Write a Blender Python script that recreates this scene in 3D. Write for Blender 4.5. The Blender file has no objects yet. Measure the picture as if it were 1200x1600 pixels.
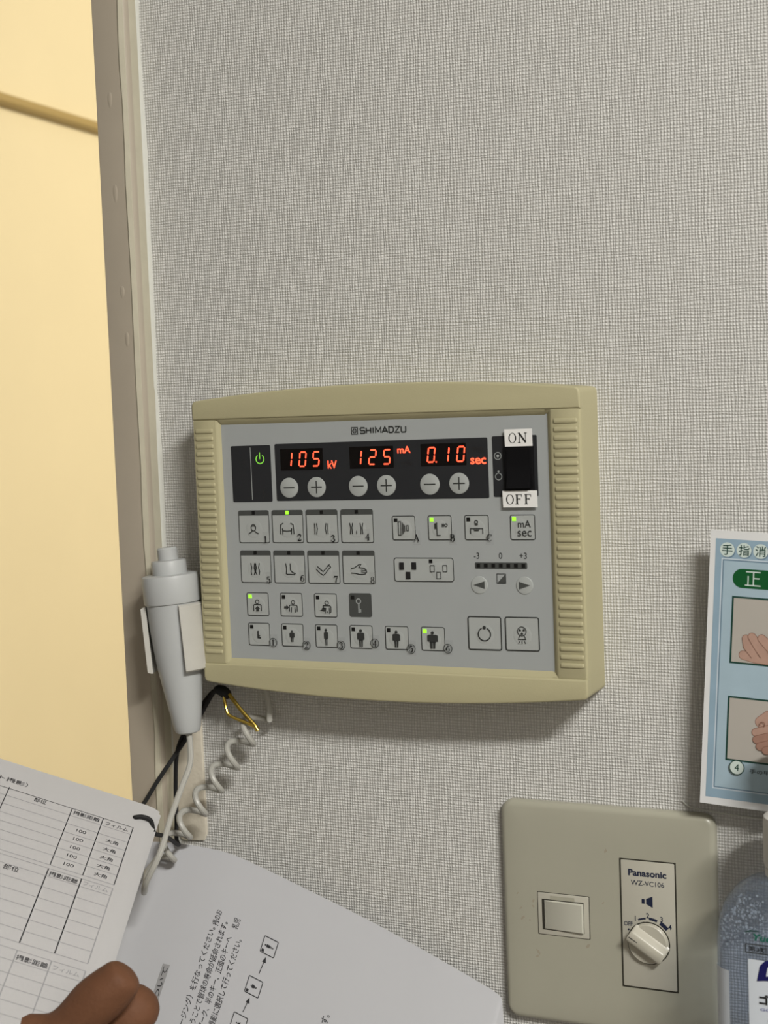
import bpy, math, random
from mathutils import Vector, Matrix
from math import sin, cos, pi, radians
random.seed(7)
SC = bpy.context.scene
COL = SC.collection

# ------------------------------------------------------------------ camera
f_px = 2399.18
cam_d = bpy.data.cameras.new('camera')
cam = bpy.data.objects.new('camera', cam_d)
COL.objects.link(cam)
CR = Vector((0.90825007, 0.41665077, -0.03852194))
CU = Vector((0.00340949, 0.08469119, 0.99640141))
CF = Vector((-0.41841388, 0.905113, -0.07550021))
CP = Vector((0.231766, -0.765519, 0.278654))
cam.matrix_world = Matrix(((CR.x, CU.x, -CF.x, CP.x), (CR.y, CU.y, -CF.y, CP.y), (CR.z, CU.z, -CF.z, CP.z), (0, 0, 0, 1)))
cam_d.sensor_fit = 'VERTICAL'
cam_d.sensor_height = 36.0
cam_d.sensor_width = 27.0
cam_d.lens = f_px * 36.0 / 1600.0
cam_d.clip_start = 0.02
cam_d.clip_end = 30
cam_d.dof.use_dof = True
cam_d.dof.focus_distance = 0.84
cam_d.dof.aperture_fstop = 15.0
SC.camera = cam

# ------------------------------------------------------------------ view, world, lights
SC.view_settings.view_transform = 'Standard'
SC.view_settings.look = 'None'
SC.view_settings.exposure = 0.0
SC.view_settings.gamma = 1.0
SC.view_settings.use_curve_mapping = False
w = bpy.data.worlds.new('world')
SC.world = w
w.use_nodes = True
w.node_tree.nodes['Background'].inputs[0].default_value = (1, 0.95, 0.86, 1)
w.node_tree.nodes['Background'].inputs[1].default_value = 0.02

def area(name, loc, sx, sy, energy, color, rot=(0, 0, 0)):
    l = bpy.data.lights.new(name, 'AREA')
    l.shape = 'RECTANGLE'; l.size = sx; l.size_y = sy
    l.energy = energy; l.color = color
    o = bpy.data.objects.new(name, l); COL.objects.link(o)
    o.location = loc; o.rotation_euler = rot
    return o
def aim(o, target):
    o.rotation_euler = (Vector(target) - o.location).to_track_quat('-Z', 'Y').to_euler()
KEY = area('ceiling_tube_light', (1.50, -1.52, 1.62), 0.70, 0.12, 86, (1, 0.975, 0.915))
aim(KEY, (1.25, -1.1, -1.2))
FILL = area('fill_light', (-0.2, -1.9, 1.66), 0.5, 0.5, 0.3, (1, 0.93, 0.82))  # added soft fill for the room, no lamp hangs here
WARM = area('adjoining_room_light', (0.75, 1.85, 1.12), 0.7, 0.7, 42, (1, 0.875, 0.60))
aim(WARM, (-1.25, 1.2, -0.35))

# ------------------------------------------------------------------ materials
def mat(name, col, rough=0.5, spec=0.4, metal=0.0, noise=0.0, nscale=60.0, bump=0.0, bscale=300.0, emit=None, estr=0.0, coat=0.0):
    m = bpy.data.materials.new(name); m.use_nodes = True
    nt = m.node_tree; b = nt.nodes['Principled BSDF']
    b.inputs['Base Color'].default_value = (*col, 1)
    b.inputs['Roughness'].default_value = rough
    b.inputs['Metallic'].default_value = metal
    b.inputs['Specular IOR Level'].default_value = spec
    b.inputs['Coat Weight'].default_value = coat
    if emit:
        b.inputs['Emission Color'].default_value = (*emit, 1)
        b.inputs['Emission Strength'].default_value = estr
    if noise or bump:
        tc = nt.nodes.new('ShaderNodeTexCoord')
    if noise:
        n = nt.nodes.new('ShaderNodeTexNoise'); n.inputs['Scale'].default_value = nscale; n.inputs['Detail'].default_value = 4
        nt.links.new(tc.outputs['Object'], n.inputs['Vector'])
        mx = nt.nodes.new('ShaderNodeMix'); mx.data_type = 'RGBA'
        mx.inputs[6].default_value = (*[c * (1 - noise) for c in col], 1)
        mx.inputs[7].default_value = (*[min(1, c * (1 + noise)) for c in col], 1)
        nt.links.new(n.outputs['Fac'], mx.inputs[0])
        nt.links.new(mx.outputs[2], b.inputs['Base Color'])
    if bump:
        n2 = nt.nodes.new('ShaderNodeTexNoise'); n2.inputs['Scale'].default_value = bscale; n2.inputs['Detail'].default_value = 3
        nt.links.new(tc.outputs['Object'], n2.inputs['Vector'])
        bp = nt.nodes.new('ShaderNodeBump'); bp.inputs['Strength'].default_value = bump; bp.inputs['Distance'].default_value = 0.0006
        nt.links.new(n2.outputs['Fac'], bp.inputs['Height'])
        nt.links.new(bp.outputs['Normal'], b.inputs['Normal'])
    return m

def wallpaper_mat():
    m = bpy.data.materials.new('woven_wallpaper'); m.use_nodes = True
    nt = m.node_tree; N = nt.nodes; L = nt.links; b = N['Principled BSDF']
    tc = N.new('ShaderNodeTexCoord')
    def noise(scale, vec, detail=2):
        n = N.new('ShaderNodeTexNoise'); n.inputs['Scale'].default_value = scale; n.inputs['Detail'].default_value = detail
        L.new(vec, n.inputs['Vector']); return n.outputs['Fac']
    def mp(sc):
        mm = N.new('ShaderNodeMapping'); mm.inputs['Scale'].default_value = sc
        L.new(tc.outputs['Object'], mm.inputs['Vector']); return mm.outputs['Vector']
    def M(op, a, bb=None, c=None):
        n = N.new('ShaderNodeMath'); n.operation = op
        for i, v in enumerate((a, bb, c)):
            if v is None: continue
            if isinstance(v, (int, float)): n.inputs[i].default_value = v
            else: L.new(v, n.inputs[i])
        return n.outputs[0]
    sx = N.new('ShaderNodeSeparateXYZ'); L.new(tc.outputs['Object'], sx.inputs[0])
    per = 0.00162
    k = 2 * pi / per
    wx = noise(1.0, mp((330, 1, 60)))      # irregular yarn spacing
    wz = noise(1.0, mp((60, 1, 330)))
    ax = M('ADD', M('MULTIPLY', sx.outputs[0], k), M('MULTIPLY', wx, 9.0))
    az = M('ADD', M('MULTIPLY', sx.outputs[2], k), M('MULTIPLY', wz, 9.0))
    hx = M('MULTIPLY_ADD', M('SINE', ax), 0.5, 0.5)
    hz = M('MULTIPLY_ADD', M('SINE', az), 0.5, 0.5)
    ampx = noise(1.0, mp((620, 1, 90)))
    ampz = noise(1.0, mp((90, 1, 620)))
    h = M('ADD', M('MULTIPLY', hx, ampx), M('MULTIPLY', hz, ampz))
    knot = M('MULTIPLY', M('MULTIPLY', hx, hz), 0.9)
    h = M('ADD', h, knot)
    h = M('ADD', h, M('MULTIPLY', noise(900, tc.outputs['Object'], 2), 0.45))
    bp = N.new('ShaderNodeBump'); bp.inputs['Strength'].default_value = 0.55; bp.inputs['Distance'].default_value = 0.00055
    L.new(h, bp.inputs['Height']); L.new(bp.outputs['Normal'], b.inputs['Normal'])
    mx = N.new('ShaderNodeMix'); mx.data_type = 'RGBA'
    mx.inputs[6].default_value = (0.46, 0.455, 0.438, 1); mx.inputs[7].default_value = (0.73, 0.727, 0.71, 1)  # shade between the threads put into the colour, dark gaps to pale yarn
    fac = M('MULTIPLY', h, 0.45)
    L.new(fac, mx.inputs[0]); L.new(mx.outputs[2], b.inputs['Base Color'])
    b.inputs['Roughness'].default_value = 0.75; b.inputs['Specular IOR Level'].default_value = 0.25
    return m

def clear_mat(name, tint, gloss=0.12, gcol=0.6, extra=0.0, ecol=(1, 1, 1)):
    m = bpy.data.materials.new(name); m.use_nodes = True
    nt = m.node_tree; nt.nodes.clear(); N = nt.nodes; L = nt.links
    out = N.new('ShaderNodeOutputMaterial')
    t = N.new('ShaderNodeBsdfTransparent'); t.inputs[0].default_value = (*tint, 1)
    g = N.new('ShaderNodeBsdfGlossy'); g.inputs['Roughness'].default_value = gloss; g.inputs[0].default_value = (gcol, gcol, gcol, 1)
    lw = N.new('ShaderNodeLayerWeight'); lw.inputs[0].default_value = 0.5
    pw3 = N.new('ShaderNodeMath'); pw3.operation = 'POWER'; pw3.inputs[1].default_value = 4.0
    fr = N.new('ShaderNodeMath'); fr.operation = 'MULTIPLY_ADD'; fr.inputs[1].default_value = 0.55; fr.inputs[2].default_value = 0.035
    L.new(lw.outputs['Facing'], pw3.inputs[0]); L.new(pw3.outputs[0], fr.inputs[0])
    mx = N.new('ShaderNodeMixShader')
    L.new(fr.outputs[0], mx.inputs[0]); L.new(t.outputs[0], mx.inputs[1]); L.new(g.outputs[0], mx.inputs[2])
    last = mx
    if extra:
        d = N.new('ShaderNodeBsdfDiffuse'); d.inputs[0].default_value = (*ecol, 1)
        m2 = N.new('ShaderNodeMixShader'); m2.inputs[0].default_value = extra
        L.new(mx.outputs[0], m2.inputs[1]); L.new(d.outputs[0], m2.inputs[2]); last = m2
    L.new(last.outputs[0], out.inputs[0])
    return m

M_WALL = wallpaper_mat()
M_PLAINWALL = mat('painted_wall', (0.29, 0.278, 0.26), 0.8, noise=0.03)
M_CEIL = mat('ceiling_board', (0.55, 0.54, 0.52), 0.9, noise=0.03)
M_FLOOR = mat('vinyl_floor', (0.30, 0.27, 0.23), 0.5, noise=0.08, nscale=12)
M_CASING = mat('grey_brown_paint', (0.42, 0.37, 0.30), 0.38, noise=0.06, nscale=35, bump=0.25, bscale=70)
M_CAULK = mat('pale_sealant', (0.60, 0.605, 0.56), 0.6, noise=0.06, nscale=200, bump=0.4, bscale=260)
M_PUTTY = mat('beige_putty', (0.47, 0.44, 0.345), 0.5, noise=0.10, nscale=90, bump=0.3, bscale=180)
M_FILLER = mat('cream_filler', (0.66, 0.61, 0.51), 0.5, noise=0.07, nscale=120, bump=0.6, bscale=230)
M_CREAM = mat('cream_gloss_wall', (0.86, 0.80, 0.66), 0.5, noise=0.03, nscale=6)
M_RAIL = mat('ochre_rail', (0.44, 0.34, 0.17), 0.5, noise=0.05, nscale=20)
M_BEIGE = mat('beige_plastic', (0.425, 0.392, 0.245), 0.55, 0.35, noise=0.025, nscale=25, bump=0.12, bscale=1500)
M_FACE = mat('grey_film', (0.345, 0.365, 0.37), 0.42, 0.35, noise=0.03, nscale=40)
M_KEY = mat('grey_key_film', (0.375, 0.395, 0.39), 0.45, 0.35, noise=0.03, nscale=90)
M_STRIP = mat('charcoal_film', (0.023, 0.024, 0.027), 0.4, 0.25, noise=0.05)
M_HEADER = mat('dark_grey_ink', (0.060, 0.064, 0.062), 0.5)
M_INK = mat('key_line_ink', (0.030, 0.032, 0.031), 0.5)
M_BLACK = mat('black_ink', (0.012, 0.012, 0.013), 0.5)
M_ROCK = mat('black_rocker_plastic', (0.004, 0.004, 0.005), 0.55, 0.15)
M_WINDOW = mat('black_display_window', (0.004, 0.003, 0.003), 0.2, 0.4)
M_GREYINK = mat('pale_grey_ink', (0.33, 0.35, 0.35), 0.5)
M_UNLIT = mat('unlit_symbol', (0.018, 0.017, 0.018), 0.4)
M_RED = mat('red_led', (0.3, 0.02, 0.01), 0.5, emit=(1, 0.085, 0.035), estr=2.6)
M_GREEN = mat('green_led', (0.1, 0.3, 0.02), 0.5, emit=(0.36, 1.0, 0.03), estr=1.25)
M_GREENSOFT = mat('green_backlit_symbol', (0.1, 0.3, 0.02), 0.5, emit=(0.22, 0.62, 0.07), estr=0.75)
M_LEDOFF = mat('unlit_indicator', (0.006, 0.006, 0.006), 0.4)
M_TAPE = mat('clear_sticker', (0.43, 0.45, 0.44), 0.35, 0.5); M_TAPE.node_tree.nodes['Principled BSDF'].inputs['Alpha'].default_value = 0.10
M_STICK = mat('white_sticker_paper', (0.80, 0.80, 0.79), 0.5, noise=0.02)
M_HAND = mat('light_grey_plastic', (0.43, 0.445, 0.45), 0.42, 0.4, noise=0.02)
M_CLIP = mat('off_white_plastic', (0.47, 0.46, 0.425), 0.5, 0.4, noise=0.06, nscale=120)
M_CORD = mat('pale_grey_cord', (0.40, 0.395, 0.365), 0.35, 0.45)
M_STRING = mat('black_elastic_cord', (0.008, 0.008, 0.009), 0.7)
M_GOLD = mat('brass_wire', (0.62, 0.45, 0.10), 0.22, metal=1.0)
M_PAPER = mat('white_paper', (0.48, 0.487, 0.515), 0.75, 0.2, noise=0.02, nscale=30)  # darker than real paper, shade over the sheet put into the colour
M_PAGE = mat('thin_copy_paper', (0.46, 0.455, 0.46), 0.75, 0.2, noise=0.03, nscale=25)  # sheets darkened in the colour for the shade they lie in
M_PRINT = mat('toner', (0.022, 0.022, 0.026), 0.7)
M_PRINTGREY = mat('light_toner', (0.30, 0.30, 0.31), 0.7)
M_PLATE = mat('grey_beige_gloss_plastic', (0.375, 0.366, 0.298), 0.30, 0.45, noise=0.03, nscale=40)
M_PLATE2 = mat('module_plastic', (0.47, 0.455, 0.39), 0.35, 0.45, noise=0.02)
M_KNOB = mat('knob_plastic', (0.47, 0.45, 0.38), 0.3, 0.5)
M_ROCKLT = mat('pale_rocker_plastic', (0.53, 0.525, 0.455), 0.35, 0.45)
M_GAP = mat('dark_gap', (0.03, 0.028, 0.02), 0.7)
M_NAVY = mat('navy_ink', (0.010, 0.016, 0.045), 0.5)
M_SMUDGE = mat('brown_smudge', (0.33, 0.30, 0.23), 0.5)
M_BOARD = mat('poster_white_card', (0.70, 0.71, 0.72), 0.4, noise=0.02)
M_PBLUE = mat('poster_blue', (0.27, 0.385, 0.485), 0.35, noise=0.14, nscale=55)
M_PBLUE2 = mat('poster_pale_blue', (0.355, 0.47, 0.55), 0.35, noise=0.10, nscale=55)
M_PLINE = mat('poster_slate_line', (0.13, 0.21, 0.29), 0.4)
M_PLINE2 = mat('poster_pale_line', (0.55, 0.63, 0.70), 0.4)
M_PGREEN = mat('poster_green', (0.004, 0.085, 0.022), 0.35)
M_PDKGREEN = mat('poster_dark_green', (0.006, 0.045, 0.033), 0.4)
M_PBTN = mat('poster_pale_disc', (0.58, 0.67, 0.64), 0.4)
M_PBEIGE = mat('poster_photo_backdrop', (0.42, 0.395, 0.36), 0.4, noise=0.05, nscale=30)
M_PSKIN = mat('poster_photo_skin', (0.42, 0.27, 0.215), 0.4, noise=0.18, nscale=160)
M_PSKIN2 = mat('poster_photo_skin_tan', (0.33, 0.19, 0.145), 0.4, noise=0.18, nscale=160)
M_PSKIN3 = mat('poster_photo_skin_line', (0.19, 0.085, 0.06), 0.4)
M_SKIN = mat('brown_skin', (0.135, 0.060, 0.031), 0.65, 0.2, noise=0.20, nscale=90, bump=0.6, bscale=300)
M_NAIL = mat('fingernail', (0.36, 0.19, 0.12), 0.35, 0.4)
M_PUMP = mat('white_pump_plastic', (0.66, 0.64, 0.61), 0.45, 0.4)
M_CLEAR = clear_mat('clear_bottle_plastic', (0.90, 0.93, 0.97), 0.06, 0.9, 0.15, (0.26, 0.33, 0.46))
M_LIQUID = clear_mat('clear_gel', (0.985, 0.99, 1.0), 0.1, 0.3)
M_BUBBLE = clear_mat('gel_bubble', (0.90, 0.92, 0.95), 0.12, 1.0, 0.22, (0.75, 0.80, 0.85))
M_LABEL = mat('bottle_label', (0.62, 0.67, 0.74), 0.4)
M_DKBLUE = mat('label_navy', (0.008, 0.008, 0.10), 0.4)
M_LBLUE = mat('label_blue', (0.08, 0.10, 0.33), 0.4)
M_LGREEN = mat('label_green', (0.01, 0.12, 0.08), 0.4)
M_SHELF = mat('shelf_laminate', (0.55, 0.52, 0.47), 0.4, noise=0.05)
M_LAMP = mat('lamp_housing', (0.75, 0.75, 0.73), 0.5)

# ------------------------------------------------------------------ mesh helpers
class G:
    def __init__(s): s.v = []; s.f = []; s.m = []; s.mats = []
    def mi(s, m):
        if m not in s.mats: s.mats.append(m)
        return s.mats.index(m)
    def face(s, pts, m):
        n = len(s.v); s.v += [Vector(p) for p in pts]
        s.f.append(tuple(range(n, n + len(pts)))); s.m.append(s.mi(m))
    def loops(s, L, m, closed=True, cap0=False, cap1=False):
        """skin a list of equal-length point loops"""
        n0 = len(s.v); k = len(L[0]); i = s.mi(m)
        for l in L: s.v += [Vector(p) for p in l]
        for a in range(len(L) - 1):
            for j in range(k if closed else k - 1):
                j2 = (j + 1) % k
                s.f.append((n0 + a * k + j, n0 + a * k + j2, n0 + (a + 1) * k + j2, n0 + (a + 1) * k + j)); s.m.append(i)
        if cap0: s.f.append(tuple(n0 + j for j in reversed(range(k)))); s.m.append(i)
        if cap1: s.f.append(tuple(n0 + (len(L) - 1) * k + j for j in range(k))); s.m.append(i)
    def flat(s, polys, fn, h, m):
        for p in polys: s.face([fn(x, y, h) for x, y in p], m)
    def prism(s, out, fn, h0, h1, m, bev=0.0, seg=3, capback=True):
        L = [[fn(x, y, h0) for x, y in out]]
        if bev > 0:
            for k in range(seg + 1):
                a = k / seg * pi / 2
                o2 = inset(out, bev * (1 - cos(a)))
                hh = h1 - math.copysign(bev, h1 - h0) * (1 - sin(a))
                L.append([fn(x, y, hh) for x, y in o2])
        else:
            L.append([fn(x, y, h1) for x, y in out])
        s.loops(L, m, True, capback, True)
    def tube(s, pts, r, m, n=10, caps=True):
        P = [Vector(p) for p in pts]; R = r if isinstance(r, (list, tuple)) else [r] * len(P)
        t0 = (P[1] - P[0]).normalized()
        up = Vector((0, 0, 1)) if abs(t0.z) < 0.9 else Vector((1, 0, 0))
        nrm = t0.cross(up).normalized(); L = []
        for i, p in enumerate(P):
            t = (P[min(i + 1, len(P) - 1)] - P[max(i - 1, 0)]).normalized()
            nrm = (nrm - t * nrm.dot(t)).normalized(); b = t.cross(nrm)
            L.append([p + (nrm * cos(2 * pi * k / n) + b * sin(2 * pi * k / n)) * R[i] for k in range(n)])
        s.loops(L, m, True, caps, caps)
    def lathe(s, prof, org, axis, m, n=40, ref=None, cap0=True, cap1=True):
        axis = Vector(axis).normalized(); a = Vector(ref or (1, 0, 0)); a = (a - axis * a.dot(axis)).normalized(); b = axis.cross(a)
        L = [[Vector(org) + axis * h + (a * cos(2 * pi * k / n) + b * sin(2 * pi * k / n)) * r for k in range(n)] for r, h in prof]
        s.loops(L, m, True, cap0, cap1)
    def box(s, a, b, m, bev=0.0):
        x0, y0, z0 = a; x1, y1, z1 = b
        s.prism([(x0, z0), (x1, z0), (x1, z1), (x0, z1)], lambda x, z, h: (x, h, z), y1, y0, m, bev, 2)

def obj(name, g, parent=None, angle=35.0):
    me = bpy.data.meshes.new(name)
    o = bpy.data.objects.new(name, me); COL.objects.link(o)
    org = Vector((0, 0, 0))
    if parent is not None:
        p = parent
        while p is not None: org += Vector(p.location); p = p.parent
    me.from_pydata([tuple(v - org) for v in g.v], [], g.f)
    for m in g.mats: me.materials.append(m)
    me.polygons.foreach_set('material_index', g.m)
    me.polygons.foreach_set('use_smooth', [True] * len(g.f))
    me.update()
    import bmesh
    bm = bmesh.new(); bm.from_mesh(me); bmesh.ops.recalc_face_normals(bm, faces=bm.faces); bm.to_mesh(me); bm.free()
    me.set_sharp_from_angle(angle=radians(angle))
    if parent is not None: o.parent = parent
    return o
def thing(name, label, cat, loc, group=None):
    o = bpy.data.objects.new(name, None); COL.objects.link(o)
    o.location = loc; o.empty_display_size = 0.02
    o['label'] = label; o['category'] = cat
    if group: o['group'] = group
    return o
def tag(o, label, cat, group=None):
    o['label'] = label; o['category'] = cat
    if group: o['group'] = group
    return o
def struct(name, g):
    o = obj(name, g); o['kind'] = 'structure'; return o

# ------------------------------------------------------------------ 2D shapes (lists of polygons)
def inset(P, d):
    n = len(P); A = sum(P[i][0] * P[(i + 1) % n][1] - P[(i + 1) % n][0] * P[i][1] for i in range(n))
    sg = 1 if A > 0 else -1; out = []
    for i in range(n):
        p0, p1, p2 = Vector(P[i - 1]), Vector(P[i]), Vector(P[(i + 1) % n])
        e1 = (p1 - p0); e2 = (p2 - p1)
        if e1.length < 1e-9: e1 = e2
        if e2.length < 1e-9: e2 = e1
        e1 = e1.normalized(); e2 = e2.normalized()
        n1 = Vector((-e1.y, e1.x)) * sg; n2 = Vector((-e2.y, e2.x)) * sg
        b = n1 + n2
        if b.length < 1e-6: b = n1
        b = b.normalized(); c = max(0.4, b.dot(n1))
        q = p1 + b * (d / c); out.append((q.x, q.y))
    return out
def rrect(x0, y0, x1, y1, r, n=5):
    P = []
    for cx, cy, a0 in ((x1 - r, y0 + r, -90), (x1 - r, y1 - r, 0), (x0 + r, y1 - r, 90), (x0 + r, y0 + r, 180)):
        for k in range(n + 1):
            a = radians(a0 + 90 * k / n); P.append((cx + r * cos(a), cy + r * sin(a)))
    return P
def bridge(A, B):
    n = len(A); return [[A[i], A[(i + 1) % n], B[(i + 1) % n], B[i]] for i in range(n)]
def rring(x0, y0, x1, y1, r, w, n=5):
    return bridge(rrect(x0, y0, x1, y1, r, n), rrect(x0 + w, y0 + w, x1 - w, y1 - w, max(0.05 * r, r - w), n))
def disc(cx, cy, r, n=24, ry=None):
    return [[(cx + r * cos(2 * pi * k / n), cy + (ry or r) * sin(2 * pi * k / n)) for k in range(n)]]
def ring(cx, cy, r1, r0, a0=0, a1=360, n=28):
    P = []
    for k in range(n):
        a = radians(a0 + (a1 - a0) * k / n); b = radians(a0 + (a1 - a0) * (k + 1) / n)
        P.append([(cx + r * cos(t), cy + r * sin(t)) for r, t in ((r1, a), (r1, b), (r0, b), (r0, a))])
    return P
def rect(x0, y0, x1, y1): return [[(x0, y0), (x1, y0), (x1, y1), (x0, y1)]]
def stroke(pts, w, closed=False):
    P = [Vector(p) for p in pts]; n = len(P); W = w if isinstance(w, (list, tuple)) else [w] * n
    A = []; B = []
    for i in range(n):
        a = P[i - 1] if (i > 0 or closed) else None
        c = P[(i + 1) % n] if (i < n - 1 or closed) else None
        d1 = (P[i] - a).normalized() if a is not None else None
        d2 = (c - P[i]).normalized() if c is not None else None
        if d1 is None: d1 = d2
        if d2 is None: d2 = d1
        t = d1 + d2
        if t.length < 1e-6: t = d1
        t = t.normalized(); nn = Vector((-t.y, t.x)); k = max(0.5, nn.dot(Vector((-d1.y, d1.x))))
        q = nn * (W[i] / 2 / k); A.append(tuple(P[i] + q)); B.append(tuple(P[i] - q))
    m = n if closed else n - 1
    return [[A[i], A[(i + 1) % n], B[(i + 1) % n], B[i]] for i in range(m)]
def arc(cx, cy, rx, ry, a0, a1, n=12):
    return [(cx + rx * cos(radians(a0 + (a1 - a0) * k / n)), cy + ry * sin(radians(a0 + (a1 - a0) * k / n))) for k in range(n + 1)]
def xf(polys, sx=1, sy=None, dx=0, dy=0, rot=0, shear=0):
    sy = sx if sy is None else sy; c, s_ = cos(rot), sin(rot); out = []
    for p in polys:
        q = []
        for x, y in p:
            x, y = x * sx + shear * y * sy, y * sy
            q.append((c * x - s_ * y + dx, s_ * x + c * y + dy))
        out.append(q)
    return out
_tc = {}
def text_raw(s, bold):
    if (s, bold) in _tc: return _tc[(s, bold)]
    c = bpy.data.curves.new('lettering', 'FONT'); c.body = s; c.size = 1.0; c.offset = bold; c.resolution_u = 3; c.fill_mode = 'FRONT' if hasattr(c, 'fill_mode') else 'BOTH'
    o = bpy.data.objects.new('lettering', c); COL.objects.link(o)
    dg = bpy.context.evaluated_depsgraph_get()
    me = bpy.data.meshes.new_from_object(o.evaluated_get(dg))
    P = [[(me.vertices[i].co.x, me.vertices[i].co.y) for i in f.vertices] for f in me.polygons]
    bpy.data.meshes.remove(me); bpy.data.objects.remove(o); bpy.data.curves.remove(c)
    _tc[(s, bold)] = P
    return P
def text(s, cx, cy, h, wid=None, bold=0.0, shear=0.0, up=1, xs=1.0):
    """lettering centred on (cx,cy); h = height of the glyph box; wid = total width; up=-1 when y runs down"""
    P = text_raw(s, bold)
    if not P: return []
    xs_ = [x for p in P for x, _ in p]; ys_ = [y for p in P for _, y in p]
    x0, x1, y0, y1 = min(xs_), max(xs_), min(ys_), max(ys_)
    k = h / (y1 - y0); kx = wid / (x1 - x0) if wid else k * xs
    return [[((x - (x0 + x1) / 2) * kx + shear * (y - (y0 + y1) / 2) * k + cx, (y - (y0 + y1) / 2) * k * up + cy) for x, y in p] for p in P]

# book-face characters with thick and thin strokes, unit box, y up, baseline 0, height 1
def serif(ch):
    T, t = 0.18, 0.075
    S = lambda x, y, w=0.3: stroke([(x - w / 2, y), (x + w / 2, y)], t)
    if ch == 'O': return bridge(disc(0.42, 0.5, 0.42, 32, 0.52)[0], disc(0.42, 0.5, 0.29, 32, 0.47)[0])
    if ch == 'N': return stroke([(0.14, 0), (0.14, 1)], t) + stroke([(0.8, 0), (0.8, 1)], t) + stroke([(0.12, 1), (0.8, 0.02)], T) + S(0.12, 0.02) + S(0.08, 0.98, 0.2) + S(0.8, 0.98)
    if ch == 'F': return stroke([(0.2, 0), (0.2, 1)], T) + stroke([(0.02, 0.97), (0.7, 0.97)], t) + stroke([(0.68, 1), (0.7, 0.74)], t) + stroke([(0.2, 0.52), (0.54, 0.52)], t) + stroke([(0.53, 0.64), (0.53, 0.4)], t) + S(0.2, 0.02, 0.38)
    if ch == 'A': return stroke([(0.12, 0), (0.42, 1)], t) + stroke([(0.40, 1), (0.72, 0)], T) + stroke([(0.2, 0.33), (0.6, 0.33)], t) + S(0.12, 0.02, 0.26) + S(0.7, 0.02, 0.3)
    if ch == 'B': return stroke([(0.2, 0), (0.2, 1)], T) + stroke([(0.05, 0.98), (0.4, 0.98)] + arc(0.4, 0.76, 0.22, 0.22, 90, -90)[1:] + [(0.2, 0.53)], [t] * 4 + [T] * 9 + [t] * 2) + stroke([(0.2, 0.53), (0.42, 0.53)] + arc(0.42, 0.275, 0.27, 0.255, 90, -90)[1:] + [(0.05, 0.02)], [t] * 4 + [T] * 9 + [t] * 2)
    if ch == 'C': return stroke(arc(0.42, 0.5, 0.36, 0.48, 40, 320, 22), [t] * 4 + [t + (T - t) * sin(pi * k / 14) for k in range(15)] + [t] * 4) + stroke([(0.72, 0.98), (0.72, 0.68)], t)
    if ch == '1': return stroke([(0.36, 0), (0.36, 1)], T) + stroke([(0.36, 0.97), (0.16, 0.84)], t) + S(0.36, 0.02, 0.42)
    if ch == '2': return stroke(arc(0.33, 0.72, 0.26, 0.26, 170, -35, 12) + [(0.1, 0.06)], [t * 1.5] * 5 + [T] * 6 + [t] * 3) + stroke([(0.06, 0.06), (0.62, 0.06)], T) + stroke([(0.61, 0.05), (0.64, 0.24)], t) + disc(0.12, 0.74, 0.075, 10)
    if ch == '3': return stroke(arc(0.3, 0.76, 0.24, 0.22, 165, -90, 12), [t] * 4 + [T] * 6 + [t] * 3) + stroke(arc(0.3, 0.27, 0.3, 0.27, 90, -165, 14), [t] * 3 + [T] * 8 + [t] * 4) + disc(0.1, 0.78, 0.07, 10) + disc(0.06, 0.22, 0.07, 10)
    if ch == '4': return stroke([(0.48, 0), (0.48, 1)], T) + stroke([(0.5, 0.98), (0.04, 0.32), (0.68, 0.32)], t) + S(0.48, 0.02, 0.36)
    if ch == '5': return stroke([(0.56, 0.94), (0.14, 0.94)], T * 0.8) + stroke([(0.14, 0.98), (0.12, 0.5)], t) + stroke(arc(0.3, 0.33, 0.29, 0.32, 140, -150, 14), [t] * 4 + [T] * 7 + [t] * 4) + disc(0.09, 0.2, 0.07, 10)
    if ch == '6': return bridge(disc(0.35, 0.31, 0.31, 22, 0.33)[0], disc(0.35, 0.31, 0.18, 22, 0.27)[0]) + stroke([(0.12, 0.3), (0.13, 0.55), (0.22, 0.8), (0.4, 0.95), (0.56, 0.9)], [T, T, T, t, t]) + disc(0.55, 0.87, 0.06, 10)
    if ch == '7': return stroke([(0.06, 0.93), (0.64, 0.93)], T) + stroke([(0.07, 0.98), (0.05, 0.72)], t) + stroke([(0.63, 0.93), (0.38, 0.5), (0.3, 0.0)], [t, T * 0.8, T])
    if ch == '8': return bridge(disc(0.34, 0.75, 0.26, 20, 0.26)[0], disc(0.34, 0.75, 0.14, 20, 0.21)[0]) + bridge(disc(0.34, 0.27, 0.31, 20, 0.29)[0], disc(0.34, 0.27, 0.17, 20, 0.23)[0])
    return []
def serif_word(s, cx, cy, h, adv=0.95, up=-1):
    wd = adv * len(s) * h; P = []
    for i, ch in enumerate(s):
        P += xf(serif(ch), h, h * up, cx - wd / 2 + i * adv * h + 0.05 * h, cy - up * h / 2)
    return P

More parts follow.
